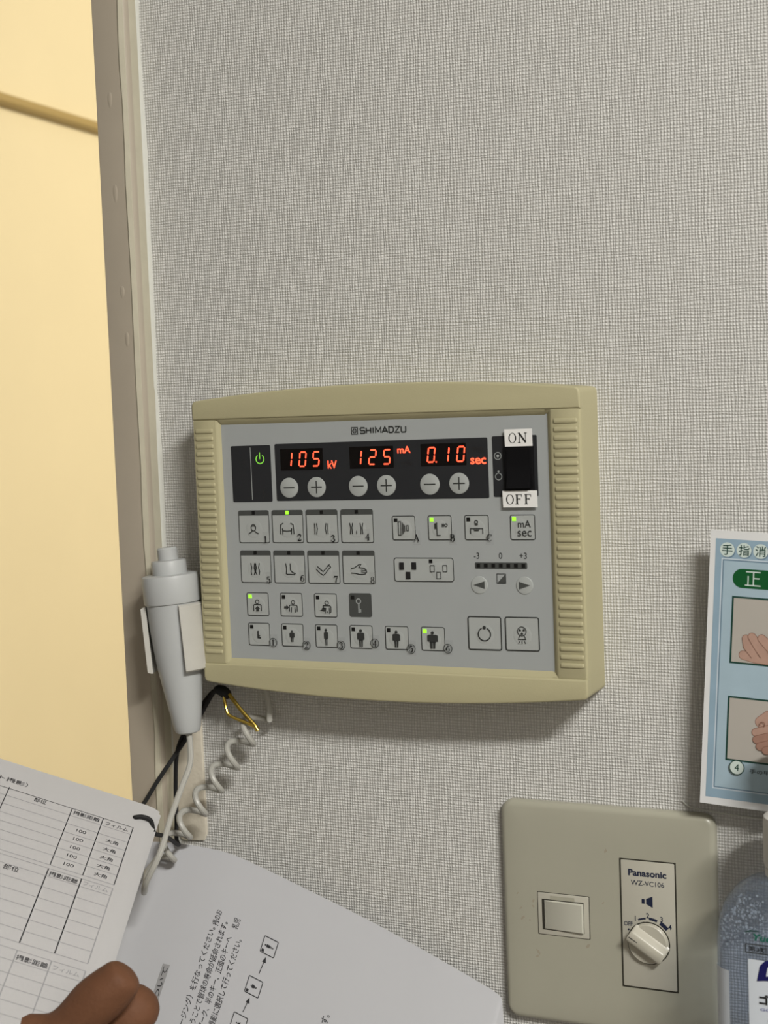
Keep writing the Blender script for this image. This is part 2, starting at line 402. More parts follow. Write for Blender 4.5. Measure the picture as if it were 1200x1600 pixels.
# ------------------------------------------------------------------ the room (all walls, floor, ceiling)
FZ, CZ = -1.2, 1.7
g = G(); g.box((-0.266, 0.0, FZ), (1.95, 0.10, CZ), M_WALL); struct('wall_back', g)
g = G(); g.box((-1.10, 0.0, 0.82), (-0.266, 0.10, CZ), M_PLAINWALL); struct('wall_over_doorway', g)
g = G(); g.box((-2.0, 0.0, FZ), (-1.10, 0.10, CZ), M_PLAINWALL); struct('wall_beside_doorway', g)
g = G(); g.box((1.95, -2.4, FZ), (2.05, 0.10, CZ), M_PLAINWALL); struct('wall_right', g)
g = G(); g.box((-2.0, -2.5, FZ), (2.05, -2.4, CZ), M_PLAINWALL); struct('wall_front', g)
g = G(); g.box((-2.1, -2.5, FZ), (-2.0, 0.10, CZ), M_PLAINWALL); struct('wall_left', g)
g = G(); g.box((-2.1, -2.5, FZ - 0.05), (2.05, 3.6, FZ), M_FLOOR); struct('floor', g)
g = G(); g.box((-2.1, -2.5, CZ), (2.05, 3.6, CZ + 0.05), M_CEIL); struct('ceiling', g)
# the room beyond the doorway
A_ = Vector((-1.25, 1.128)); B_ = Vector((-1.277, 1.4115)); dd = (B_ - A_).normalized(); nn_ = Vector((dd.y, -dd.x))
def wl(s, h, z): p = A_ + dd * s + nn_ * h; return (p.x, p.y, z)
g = G(); g.prism([(-1.0, FZ), (2.3, FZ), (2.3, CZ), (-1.0, CZ)], lambda s, z, h: wl(s, h, z), -0.08, 0.0, M_CREAM); struct('wall_adjoining_left', g)
g = G(); g.prism([(-1.0, 0.733), (2.3, 0.733), (2.3, 0.748), (-1.0, 0.748)], lambda s, z, h: wl(s, h, z), 0.0, 0.022, M_RAIL, 0.006); struct('trim_1', g)
g = G(); g.box((-1.6, 3.4, FZ), (1.6, 3.5, CZ), M_CREAM); struct('wall_adjoining_back', g)
g = G(); g.box((1.5, 0.1, FZ), (1.6, 3.4, CZ), M_CREAM); struct('wall_adjoining_right', g)
# door casing at the end of the papered wall, with its sealant bead
g = G(); prof = [(-0.2889, 0.10), (-0.2889, -0.0127), (-0.2883, -0.0134), (-0.2876, -0.0135)] + [(-0.2705 + 0.0040 * sin(a), -0.0095 - 0.0040 * cos(a)) for a in [k * pi / 12 for k in range(7)]] + [(-0.2665, 0.10)]
g.loops([[(x, y, FZ) for x, y in prof], [(x, y, 0.84) for x, y in prof]], M_CASING, True, True, True)
# paint runs on the casing face
for px_, pz_, ln in ((-0.2790, 0.455, 0.013), (-0.2785, 0.402, 0.015), (-0.2772, 0.345, 0.010), (-0.2755, 0.318, 0.012)):
    g.loops([[(px_ + r * cos(a), -0.0135 - h, pz_ + r * (1.8 if sin(a) < 0 else 1.0) * sin(a) * ln / 0.006) for a in [2 * pi * k / 12 for k in range(12)]] for r, h in ((0.0018, -0.0001), (0.0012, 0.0002), (0.0005, 0.0003))], M_CASING, True, False, True)
struct('trim_2', g)
g = G()
L = []
for i in range(60):
    z = FZ + (0.84 - FZ) * i / 59; j = 0.0005 * sin(i * 2.3) + 0.0004 * sin(i * 5.1)
    L.append([(-0.2668, -0.0026 + j, z), (-0.2660, -0.0024, z), (-0.2652 + j, -0.0016, z), (-0.2646 + j, 0.0002, z), (-0.2668, 0.0002, z)])
g.loops(L, M_CAULK, True, True, True); struct('trim_3', g)
g = G(); L = []
for i in range(90):
    z = FZ + (0.84 - FZ) * i / 89; j = 0.0004 * sin(i * 1.7) + 0.0003 * sin(i * 4.3)
    L.append([(-0.2716 + j, -0.0134, z), (-0.2702 + j, -0.0142, z), (-0.2680, -0.0130, z), (-0.2666, -0.0096, z), (-0.2660, -0.0040, z), (-0.2659, 0.0, z), (-0.2680, 0.0, z)])
g.loops(L, M_PUTTY, True, True, True); struct('trim_5', g)
# bare filler strip on the wall below the hand switch
g = G(); g.prism([(-0.2662, 0.138), (-0.2662, 0.0225), (-0.262, 0.0185), (-0.2475, 0.0195), (-0.2452, 0.024), (-0.2458, 0.138)], lambda x, z, h: (x, -h, z), 0.0, 0.0017, M_FILLER, 0.0006); struct('trim_4', g)

# lamps on the ceiling
t = thing('ceiling_light', 'white ceiling spotlight on the right of the room', 'lamp', (1.52, -1.54, CZ))
g = G(); g.box((1.0, -1.72, 1.675), (1.92, -1.36, CZ), M_LAMP, 0.004); obj('housing', g, t)

# ------------------------------------------------------------------ the control panel on the wall
E0 = Vector((-0.112, 0.0, 0.20))
PANEL = thing('xray_control_panel', 'beige wall-mounted control box with red digits and grey keypad', 'control panel', E0)
RT = -0.006
def F(u, v, h=0.0):          # keypad millimetres (right, down, out of the wall) to the room
    du, dv = u - 94.7, v - 65.2
    u2 = du - RT * dv * 0.3 + 94.7; v2 = dv + RT * du + 65.2
    return Vector((-0.20715 + u2 / 1000, -0.027 - h / 1000, 0.26584 - v2 / 1000))
def F0(u, v, h=0.0): return Vector((-0.20715 + u / 1000, -0.027 - h / 1000, 0.26584 - v / 1000))
# outline in keypad mm: x -16.9..208.6
XL, XR = -16.9, 208.2
def top_v(u): s = (u - 95.6) / 112.6; return -19.4 + 6.0 * s * s
def bot_v(u): s = (u - 95.6) / 112.6; return 150.3 - 6.3 * s * s
NS, NV = 24, 12
def outline():
    P = []
    r = 3.0
    xs = [XL + r + (XR - XL - 2 * r) * k / NS for k in range(NS + 1)]
    tl, tr, bl, br = top_v(XL + r), top_v(XR - r), bot_v(XL + r), bot_v(XR - r)
    P += [(x, top_v(x)) for x in xs]                                   # top, left to right
    P += [(XR - r + r * sin(a), tr + r - r * cos(a)) for a in (radians(30), radians(60), radians(90))]
    P += [(XR, tr + r + (br - tr - 2 * r) * k / NV) for k in range(1, NV + 1)]
    P += [(XR - r + r * cos(a), br - r + r * sin(a)) for a in (radians(30), radians(60))]
    P += [(x, bot_v(x)) for x in reversed(xs)]
    P += [(XL + r - r * sin(a), bl - r + r * cos(a)) for a in (radians(30), radians(60), radians(90))]
    P += [(XL, bl - r + (tl + r - bl + r) * k / NV) for k in range(1, NV + 1)]
    P += [(XL + r - r * cos(a), tl + r - r * sin(a)) for a in (radians(30), radians(60))]
    return P
OUT = outline()
def hole(d):   # the keypad opening on the same rays as the outline
    u0, v0, u1, v1 = -0.2 - d, -0.2 - d, 189.7 + d, 130.6 + d
    P = []
    for (x, y) in OUT:
        q = (min(max((x - XL) / (XR - XL), 0), 1), 0)
        if y < v0 + 0.01 and XL + 2.9 <= x <= XR - 2.9: P.append((u0 + (u1 - u0) * ((x - XL - 3) / (XR - XL - 6)), v0))
        elif y > v1 - 0.01 and XL + 2.9 <= x <= XR - 2.9: P.append((u0 + (u1 - u0) * ((x - XL - 3) / (XR - XL - 6)), v1))
        else:
            yy = min(max(y, v0), v1)
            tt = min(max((y - (-13)) / (144 - (-13)), 0), 1); yy = v0 + (v1 - v0) * tt
            P.append((u1 if x > 90 else u0, yy))
    return P
g = G()
L = [[F0(x, y, -27) for x, y in OUT]]
FH = 2.4
for k in range(5):
    a = k / 4 * pi / 2; L.append([F0(x, y, FH - 2.0 * (1 - sin(a))) for x, y in inset(OUT, 2.0 * (1 - cos(a)))])
L.append([F0(x, y, FH) for x, y in hole(3.0)])
L.append([F0(x, y, FH - 0.5) for x, y in hole(2.2)])
L.append([F0(x, y, -0.1) for x, y in hole(0.3)])
L.append([F0(x, y, -0.4) for x, y in hole(0.0)])
g.loops(L, M_BEIGE, True, True, False)
housing = obj('housing', g, PANEL)
# proud band above and below the keypad
for nm, sgn in (('upper_band', 0), ('lower_band', 1)):
    g = G()
    i0 = max(range(len(OUT)), key=lambda i: -abs(OUT[i][1] - 65) - (500 if (OUT[i][0] < 90) != (sgn == 0) else 0))
    rot_ = OUT[i0:] + OUT[:i0]
    if sgn == 0: P = [p for p in rot_ if p[1] < -3.0] + [(XR, -3.0), (XL, -3.0)]
    else: P = [p for p in rot_ if p[1] > 133.8] + [(XL, 133.8), (XR, 133.8)]
    P = [(x + math.copysign(0.10, x - 95) * (abs(x - 95) > 60), y + (0.10 if y > 134 else -0.10 if y < -3.1 else 0)) for x, y in P]
    # round the outer corners
    g.prism(P, F0, -2.0, FH + 0.9, M_BEIGE, 1.2, 4)
    # lip sloping from the band down to the keypad
    v0, v1 = (-3.1, -0.1) if sgn == 0 else (133.9, 130.7)
    g.loops([[F0(-0.1, v0, FH + 0.2), F0(189.6, v0, FH + 0.2)], [F0(-0.1, (v0 * 2 + v1) / 3, FH - 0.3), F0(189.6, (v0 * 2 + v1) / 3, FH - 0.3)], [F0(0.3, v1, 0.0), F0(189.2, v1, 0.0)]], M_BEIGE, False)
    obj(nm, g, PANEL)
# ribbed grips left and right
for nm, x0, x1, lip in (('ribbed_grip', XL + 1.0, -3.6, 0), ('ribbed_grip', 193.4, XR - 1.2, 1)):
    g = G()
    g.prism(rrect(x0 - 0.6, -2.8, x1 + (1.6 if not lip else 0.4), 133.6, 0.5, 2), F0, FH - 0.6, FH + 0.22, M_BEIGE, 0.2, 2)
    for k in range(30):
        vc = 3.2 + k * 4.27
        rx0, rx1 = x0 + 0.6, x1 - 0.4
        LL = []
        prof = [(-1.35, 0.0), (-1.2, 0.55), (-0.75, 0.85), (0.55, 0.85), (1.0, 0.55), (1.15, 0.0)]
        for u, sc in ((rx0, 0.3), (rx0 + 0.4, 0.85), (rx0 + 0.9, 1.0), (rx1 - 0.9, 1.0), (rx1 - 0.4, 0.85), (rx1, 0.3)):
            LL.append([F0(u, vc + dv * (0.6 + 0.4 * sc), FH + 0.15 + dh * sc) for dv, dh in prof])
        g.loops(LL, M_BEIGE, False)
        g.face(LL[0], M_BEIGE); g.face(list(reversed(LL[-1])), M_BEIGE)
    if not lip:     # rounded inner shoulder beside the keypad
        g.loops([[F0(-3.4, v, FH + 0.2) for v in (-2.6, 133.2)], [F0(-2.3, v, FH + 0.25) for v in (-2.6, 133.2)], [F0(-1.2, v, FH - 0.4) for v in (-2.2, 133.0)], [F0(-0.4, v, 0.6) for v in (-1.2, 132)], [F0(-0.15, v, 0.0) for v in (-0.4, 131)]], M_BEIGE, False)
    obj(nm, g, PANEL)
g = G(); g.prism(rrect(-0.6, -0.6, 190.1, 131.0, 0.5, 2), F0, -0.6, 0.0, M_FACE); face = obj('keypad_film', g, PANEL); face['label'] = 'flat grey keypad film'
# maker logo
g = G()
g.flat(rring(80.1, 3.2, 84.2, 7.3, 0.25, 0.55), F, 0.06, M_INK)
g.flat(ring(82.15, 5.25, 1.35, 1.0), F, 0.06, M_INK); g.flat(stroke([(82.15, 4.0), (82.15, 6.5)], 0.3), F, 0.06, M_FACE)
for sx_, sy_ in ((0, 0), (1, 0), (0, 1), (1, 1)): g.flat(rect(81.25 + sx_ * 1.0, 4.4 + sy_ * 1.0, 82.05 + sx_ * 1.0, 5.15 + sy_ * 1.0), F, 0.07, M_INK)
for p0 in ((80.1, 3.2), (82.9, 3.2), (80.1, 6.0), (82.9, 6.0)):
    pass
LG = {'S': [[(1, -0.85), (0.85, -1), (0.15, -1), (0, -0.85), (0, -0.62), (0.15, -0.5), (0.85, -0.5), (1, -0.38), (1, -0.12), (0.85, 0), (0.15, 0), (0, -0.14)]], 'H': [[(0, 0), (0, -1)], [(1, 0), (1, -1)], [(0, -0.5), (1, -0.5)]], 'I': [[(0.5, 0), (0.5, -1)]],
 'M': [[(0, 0), (0, -1), (0.5, -0.25), (1, -1), (1, 0)]], 'A': [[(-0.1, 0), (0.5, -1), (1.1, 0)], [(0.15, -0.28), (0.85, -0.28)]], 'D': [[(0, 0), (0, -1), (0.7, -1), (1, -0.75), (1, -0.25), (0.7, 0), (0, 0)]], 'Z': [[(0, -1), (1, -1), (0, 0), (1, 0)]], 'U': [[(0, -1), (0, -0.2), (0.15, 0), (0.85, 0), (1, -0.2), (1, -1)]]}
lx = 85.6
for ch in 'SHIMADZU':
    lw_ = {'I': 0.9, 'M': 3.1, 'A': 2.7}.get(ch, 2.6)
    for pl_ in LG[ch]: g.flat(stroke([(lx + x * lw_, 6.75 + y * 3.0) for x, y in pl_], 0.80), F, 0.06, M_INK)
    lx += lw_ + (0.95 if ch not in 'MA' else 1.0)
obj('maker_logo', g, PANEL)
# status window
g = G(); g.prism(rrect(5.6, 11.3, 30.5, 42.5, 0.8), F, 0.0, 0.12, M_STRIP)
g.flat(rect(17.75, 12.4, 18.15, 41.3), F, 0.17, M_GREYINK)
g.flat(ring(12.3, 20.6, 1.9, 1.55), F, 0.17, M_UNLIT); g.flat(stroke([(26, 34.5), (24.6, 38), (25.8, 38), (24.6, 41)], 0.5), F, 0.17, M_UNLIT)
sw_ = obj('status_window', g, PANEL)
g = G(); g.flat(ring(23.8, 18.9, 2.75, 2.15, -55, 235), F, 0.2, M_GREENSOFT); g.flat(stroke([(23.7, 15.2), (23.7, 18.9)], 0.55), F, 0.2, M_GREENSOFT)
o = obj('power_symbol', g, sw_); o['label'] = 'glowing green power symbol'
# display strip
g = G(); g.prism(rrect(33.2, 10.9, 157.6, 42.2, 0.8), F, 0.0, 0.12, M_STRIP)
g.flat(text('mAs', 112.0, 22.9, 3.3, 6.0, 0.012, up=-1), F, 0.17, M_UNLIT); g.flat(text('msec', 152.2, 17.0, 3.0, 6.0, 0.012, up=-1), F, 0.17, M_UNLIT)
strip = obj('display_strip', g, PANEL)
SEG = {'0': 'abcdef', '1': 'bc', '2': 'abged', '5': 'afgcd', '8': 'abcdefg'}
def digit(g, ch, cx, cy, w, h):
    t_ = 0.78; gp = 0.22; sl = 0.13
    X = lambda x, y: (cx + x - sl * y, cy + y)
    W, H = w / 2, h / 2
    S = {'a': [(-W + gp, -H), (W - gp, -H)], 'd': [(-W + gp, H), (W - gp, H)], 'g': [(-W + gp, 0), (W - gp, 0)],
         'b': [(W, -H + gp), (W, -gp * 1.4)], 'c': [(W, gp * 1.4), (W, H - gp)], 'f': [(-W, -H + gp), (-W, -gp * 1.4)], 'e': [(-W, gp * 1.4), (-W, H - gp)]}
    for s in SEG[ch]:
        a, b = S[s]; a = X(*a); b = X(*b); d = (Vector(b) - Vector(a)).normalized(); n = Vector((-d.y, d.x)) * t_ / 2
        A, B = Vector(a), Vector(b); e = d * t_ * 0.35
        g.face([F(*q, 0.3) for q in (A, A + e + n, B - e + n, B, B - e - n, A + e - n)], M_RED)
for (x0, x1, y0, cells, unit, ux, uy, uw, uh) in (
    (36.6, 62.6, 13.8, (('1', 5.0), ('0', 13.7), ('5', 21.9)), 'kV', 68.1, 22.9, 5.6, 4.3),
    (78.6, 104.4, 13.7, (('1', 5.0), ('2', 13.6), ('5', 22.0)), 'mA', 110.6, 16.0, 7.6, 3.7),
    (120.1, 145.7, 13.3, (('0', 6.0), ('1', 13.9), ('0', 22.6)), 'sec', 152.2, 22.9, 8.6, 3.4)):
    g = G(); g.prism(rrect(x0, y0, x1, y0 + 11.7, 0.3), F, 0.12, 0.2, M_WINDOW)
    obj('display_window', g, strip)['label'] = 'black display window above the ' + unit + ' keys'
    g = G()
    for ch, cx in cells: digit(g, ch, x0 + cx, y0 + 5.8, 3.7, 7.6)
    if unit == 'sec': g.flat(disc(x0 + 8.7, y0 + 9.6, 0.42, 10), F, 0.3, M_RED)
    obj('digits', g, strip)['label'] = 'lit red seven-segment digits'
    g = G(); g.flat(text(unit, ux, uy, uh, uw, 0.018, up=-1), F, 0.2, M_RED); obj('unit_symbol', g, strip)['label'] = 'lit red ' + unit
for cx, cy, pl in ((41.3, 35.0, 0), (58.1, 34.9, 1), (83.1, 34.8, 0), (99.7, 34.7, 1), (124.7, 34.5, 0), (141.2, 34.3, 1)):
    g = G(); g.prism(disc(cx, cy, 5.5, 40)[0], F, 0.1, 0.45, M_KEY, 0.2, 2)
    g.flat(rect(cx - 3.3, cy - 0.35, cx + 3.3, cy + 0.35), F, 0.5, M_INK)
    if pl: g.flat(rect(cx - 0.35, cy - 3.4, cx + 0.35, cy + 3.4), F, 0.52, M_INK)
    obj('plus_button' if pl else 'minus_button', g, strip)
# power switch
g = G(); g.prism(rrect(160.1, 10.4, 184.3, 41.7, 0.8), F, 0.0, 0.12, M_STRIP)
g.flat(ring(163.0, 20.6, 2.0, 1.65), F, 0.17, M_GREYINK); g.flat(disc(163, 20.6, 0.75), F, 0.17, M_GREYINK)
g.flat(ring(163.1, 31.2, 1.9, 1.55), F, 0.17, M_GREYINK); g.flat(disc(163.1, 28.6, 0.55), F, 0.17, M_GREYINK)
pw = obj('power_switch', g, PANEL); pw['label'] = 'black rocker power switch on charcoal panel'
g = G(); g.prism(rrect(166.8, 15.6, 182.4, 38.6, 0.5), F, 0.1, 1.6, M_ROCK, 0.3, 2); obj('switch_frame', g, pw)
g = G()
L = []
for k in range(9):
    v = 17.0 + 20.2 * k / 8; h = 1.7 + 2.2 * abs((v - 26.5) / 10.2) ** 1.3 * (1.0 if v > 26.5 else 0.25)
    L.append([F(168.2, v, 1.4), F(168.4, v, h), F(180.8, v, h), F(181.0, v, 1.4)])
g.loops(L, M_ROCK, False); g.face(L[0], M_ROCK); g.face(L[-1], M_ROCK); obj('rocker', g, pw)
for word, x0, y0, x1, y1, tx in (('ON', 167.6, 7.1, 182.5, 15.9, 0), ('OFF', 165.5, 38.5, 184.2, 47.0, 0)):
    g = G(); hh = 2.0
    tilt = (lambda u, v, h: F(u, v, h + 0.02 * abs(u - 175)))
    g.prism([(x0, y0), (x1, y0), (x1 + 0.1, y1), (x0 + 0.2, y1)], F, hh - 0.15, hh, M_STICK)
    g.flat(serif_word(word, (x0 + x1) / 2 - 0.3, (y0 + y1) / 2 + 0.1, 5.0, 1.03 if word == 'ON' else 0.98), F, hh + 0.08, M_BLACK)
    g.face([F(x0 + 0.3, (y0 + y1) / 2, 0.1), F(x1 - 0.3, (y0 + y1) / 2, 0.1), F(x1 - 0.3, (y0 + y1) / 2, hh - 0.15), F(x0 + 0.3, (y0 + y1) / 2, hh - 0.15)], M_STICK)
    o = obj('paper_sticker', g, PANEL); o['label'] = 'white paper sticker reading ' + word

# pictograms, drawn in a unit box about (0,0), y down
def person_fill(w, hgt):
    s = hgt
    P = disc(0, -0.44 * s, 0.085 * s * (0.9 + 0.2 * w), 14)
    P += [[(-0.16 * s * w, -0.33 * s), (0.16 * s * w, -0.33 * s), (0.23 * s * w, -0.27 * s), (0.23 * s * w, 0.07 * s), (0.16 * s * w, 0.09 * s), (0.14 * s * w, 0.0), (0.14 * s * w, 0.12 * s), (-0.14 * s * w, 0.12 * s), (-0.14 * s * w, 0.0), (-0.16 * s * w, 0.09 * s), (-0.23 * s * w, 0.07 * s), (-0.23 * s * w, -0.27 * s)]]
    P += [[(-0.13 * s * w, 0.1 * s), (-0.015 * s, 0.1 * s), (-0.02 * s, 0.5 * s), (-0.10 * s * w, 0.5 * s)], [(0.13 * s * w, 0.1 * s), (0.015 * s, 0.1 * s), (0.02 * s, 0.5 * s), (0.10 * s * w, 0.5 * s)]]
    return P
LW = 0.5
def torso(dx=0.0):
    P = ring(dx, -2.55, 1.25, 0.85)
    P += stroke([(dx - 2.4, 2.6), (dx - 2.4, -0.5), (dx - 1.9, -1.0), (dx + 1.9, -1.0), (dx + 2.4, -0.5), (dx + 2.4, 2.6)], LW)
    return P
def icon(k):
    if k == 'head': return bridge(disc(0, -0.75, 1.7, 24, 2.05)[0], disc(0, -0.75, 1.2, 24, 1.55)[0]) + stroke([(-0.9, 0.9), (-1.2, 1.6), (-3.1, 2.6)], LW) + stroke([(0.9, 0.9), (1.2, 1.6), (3.1, 2.6)], LW) + stroke(arc(0, -1.0, 1.35, 0.75, 200, 340, 8), 0.35)
    if k == 'trunk':
        P = []
        for s in (-1, 1): P += stroke([(s * 2.2, -3.2), (s * 3.9, -2.3), (s * 4.2, 2.9)], LW) + stroke([(s * 2.7, 3.0), (s * 2.8, -0.4)], LW)
        return P + stroke([(-2.8, 1.0), (0, 1.25), (2.8, 1.0)], LW) + stroke([(-2.9, -0.2), (-2.5, 1.0)], LW) + stroke([(2.9, -0.2), (2.5, 1.0)], LW)
    if k == 'arms':
        P = []
        for s in (-1, 1): P += stroke([(s * 4.1, -3.0), (s * 3.9, 0), (s * 4.0, 3.0)], LW) + stroke([(s * 2.9, -3.0), (s * 2.4, 0), (s * 3.0, 3.0)], LW)
        return P
    if k == 'thighs':
        P = stroke([(0, 1.2), (0, 3.0)], 0.5)
        for s in (-1, 1): P += stroke([(s * 3.9, -3.0), (s * 3.4, -0.5), (s * 3.7, 3.0)], LW) + stroke([(s * 2.2, -3.0), (s * 2.7, -0.5), (s * 2.5, 3.0)], LW)
        return P
    if k == 'knees':
        P = []
        for s in (-1, 1): P += stroke([(s * 2.7, -3.2), (s * 2.1, -0.8), (s * 2.7, 1.4), (s * 2.3, 3.3)], LW) + stroke([(s * 0.3, -3.2), (s * 0.7, -0.6), (s * 0.2, 1.4), (s * 0.9, 3.3)], LW)
        return P + stroke([(0, -3.2), (0, 2.6)], 0.4) + stroke([(-1, -0.6), (1, -0.6)], 0.35)
    if k == 'foot': return stroke([(-1.8, -3.2), (-1.4, -0.2), (-1.7, 2.4), (-1.2, 2.8), (1.0, 2.8), (3.4, 3.0), (3.8, 2.4), (2.0, 1.6), (0.9, 0.3), (0.9, -3.2)], LW)
    if k == 'elbow': return stroke([(-4.2, -0.2), (-2.2, 1.8), (0.0, 3.2), (1.3, 2.2), (3.6, -0.5), (4.6, -1.1), (4.4, -1.9), (3.3, -2.0), (4.2, -3.0), (3.0, -2.2), (1.6, -0.3), (0.0, 1.1), (-1.2, 0.3), (-3.4, -1.6)], LW)
    if k == 'hand': return stroke([(-4.2, -0.6), (-2.2, -1.0), (0.6, -2.8), (1.8, -2.9), (0.4, -1.2), (3.6, -0.8), (4.8, 0.2), (5.0, 1.3), (4.2, 2.3), (0.8, 2.6), (-1.6, 2.0), (-4.2, 1.8)], LW) + stroke([(1.6, 0.2), (4.7, 0.4)], 0.3) + stroke([(1.6, 1.2), (4.7, 1.4)], 0.3)
    if k == 'front': return torso() + [[(0, -0.2), (1.6, 1.3), (0.8, 1.3), (0.9, 2.8), (-0.9, 2.8), (-0.8, 1.3), (-1.6, 1.3)]]
    if k == 'side': return xf(torso(), 1, 1, 1.4) + stroke([(0.4, 0.2), (0.1, 3.0)], 0.45) + stroke([(2.4, 0.2), (2.7, 3.0)], 0.45) + [[(-4.2, -0.3), (-2.8, -0.3), (-2.8, -1.3), (-1.3, 0.3), (-2.8, 1.9), (-2.8, 0.9), (-4.2, 0.9)]]
    if k == 'oblique': return ring(1.0, -2.55, 1.25, 0.85) + stroke([(-1.2, 0.6), (-1.2, -1.0), (2.9, -1.0), (3.4, -0.5), (3.4, 2.3), (2.6, 3.0), (2.4, 0.0)], LW) + [[(0.6, 0.2), (-1.2, 0.0), (-2.2, 0.6), (-1.9, 1.1), (-3.4, 1.6), (-0.6, 2.2), (0.4, 1.6)]] + stroke([(0.2, 1.6), (0.0, 3.2)], 0.4) + stroke([(1.3, 2.0), (1.2, 3.0)], 0.4)
    if k == 'baby': return disc(-0.4, -2.0, 0.65, 12) + [[(-0.9, -1.2), (0.0, -1.2), (0.2, -0.2), (0.9, -0.3), (0.9, 0.2), (0.2, 0.4), (1.5, 1.3), (1.3, 1.8), (-0.9, 1.6)]]
    if k == 'child': return person_fill(1.1, 6.2)
    if k == 'slim': return person_fill(0.62, 9.0)
    if k == 'average': return person_fill(1.0, 9.4)
    if k == 'stout': return person_fill(1.1, 8.8)
    if k == 'large': return person_fill(1.45, 9.0)
    if k == 'collimator': return rring(-3.2, -3.6, -1.4, 4.0, 0.1, 0.4) + sum([rect(-0.9 + 0.5 * i, -3.1 + 0.55 * i, -0.6 + 0.5 * i, 3.6 - 0.55 * i) for i in range(4)], []) + rring(1.5, -1.5, 2.9, 1.7, 0.1, 0.4)
    if k == 'stand': return rect(-3.0, -2.4, -2.0, 0.6) + stroke([(-1.6, -2.8), (-1.6, 4.0), (0.4, 4.0)], LW) + ring(3.6, -1.3, 0.95, 0.5) + rect(1.3, -2.2, 1.75, -0.4) + rect(2.0, -2.2, 2.45, -0.4) + rect(1.3, -1.5, 2.6, -1.1)
    if k == 'table': return ring(-0.1, -2.9, 1.05, 0.6) + rect(-1.1, -2.0, 0.9, -1.6) + rect(-0.9, -1.5, 0.7, -1.2) + stroke([(-3.4, 3.2), (-3.4, 0.5), (3.4, 0.5), (3.4, 3.2)], LW) + [[(-1.7, 1.0), (1.5, 1.0), (1.1, 1.8), (-1.3, 1.8)]]
    return []
def led(u, v, s, on, parent):
    g = G(); g.prism(rect(u - s / 2, v - s / 2, u + s / 2, v + s / 2)[0], F, 0.2, 0.42, M_GREEN if on else M_LEDOFF)
    o = obj('indicator_light', g, parent)
    if on: o['label'] = 'lit green indicator'
    return o
def dome(g, cx, cy, r=5.0):
    g.lathe([(r, 0.0), (r * 0.93, 0.00012), (r * 0.75, 0.0002), (r * 0.3, 0.00024)], (0, 0, 0), (0, 0, 1), M_KEY, 32) if False else None
    L = [[F(cx + rr * cos(2 * pi * k / 32), cy + rr * sin(2 * pi * k / 32), h) for k in range(32)] for rr, h in ((r, 0.21), (r * 0.92, 0.28), (r * 0.75, 0.33), (r * 0.3, 0.35))]
    g.loops(L, M_KEY, True, False, True)
def key(x, y, w, h, ic, name, header=False, on=False, fill=None, num=None, npos=None, circled=False, isc=1.0, ioff=(0, 0), wl_=0.45, radius=1.2, ledc=True):
    g = G()
    g.prism(rrect(x, y, x + w, y + h, radius), F, 0.0, 0.22, fill or M_KEY)
    if not fill:
        g.flat(rring(x, y, x + w, y + h, radius, wl_), F, 0.27, M_INK)
        dome(g, x + w / 2 + ioff[0] * 0.5 + (8.6 if w > 30 else 0), y + h / 2 + (1.2 if header else 0.6), min(5.2, h * 0.36))
    if header:
        P = rrect(x, y, x + w, y + h, radius); P = [(a, min(b, y + 2.9)) for a, b in P]
        g.flat([P], F, 0.29, M_HEADER)
    if ic: g.flat(xf(icon(ic), isc, isc, x + w / 2 + ioff[0], y + h / 2 + ioff[1]), F, 0.6, M_INK)
    b = obj(name, g, PANEL)
    if header: led(x + w / 2 - 0.1, y + 1.4, 1.9, on, b)
    elif ledc: led(x + 2.2, y + 2.3, 2.0, on, b)
    if num:
        g = G()
        nx, ny = npos
        if circled:
            g.flat(rect(nx - 2.6, ny - 4.6, nx + 2.8, ny + 3.4), F, 0.66, M_TAPE)
            g.flat(ring(nx, ny, 2.55, 2.2), F, 0.70, M_INK); g.flat(xf(serif(num), 3.3, -3.3, nx - 1.1, ny + 1.65), F, 0.72, M_BLACK)
        else:
            hh = 3.6
            if not header: g.flat(rect(nx - 2.0, ny - 4.0, nx + 2.4, ny + 3.6), F, 0.66, M_TAPE)
            else: g.flat(rect(nx - 1.8, ny - 4.2, nx + 1.8, ny + 2.6), F, 0.66, M_TAPE)
            g.flat(xf(serif(num), hh, -hh, nx - 0.36 * hh, ny + hh / 2), F, 0.72, M_BLACK)
        obj('number_sticker', g, b)['label'] = 'small clear sticker printed ' + num
    return b
BODY = ['head', 'trunk', 'arms', 'thighs', 'knees', 'foot', 'elbow', 'hand']
NP = [(25.3, 63.2), (46.5, 62.2), (67.0, 62.8), (87.6, 62.0), (26.1, 85.6), (47.2, 84.6), (67.8, 85.0), (89.6, 85.2)]
for i, k in enumerate(BODY):
    b = key(8.5 + 21.1 * (i % 4), 47.1 + 22.2 * (i // 4), 19.4, 18.2, k, 'body_part_button', True, i == 1, None, str(i + 1), NP[i], ioff=(-0.3, 1.3))
    b['label'] = ('key with a head', 'key with a torso and green light', 'key with arms', 'key with thighs', 'key with knees', 'key with a foot', 'key with a bent elbow', 'key with a hand')[i]
for i, k in enumerate(['front', 'side', 'oblique']):
    b = key(11.4 + 21.1 * i, 92.8, 13.9, 13.1, k, 'projection_button', on=(i == 0), ioff=(-0.2, 1.2))
    b['label'] = ('key with front-view figure and green light', 'key with an arrow beside a figure', 'key with an oblique arrow')[i]
b = key(74.8, 92.5, 13.3, 12.9, None, 'lock_button', fill=M_HEADER); b['label'] = 'dark grey key with a key symbol'
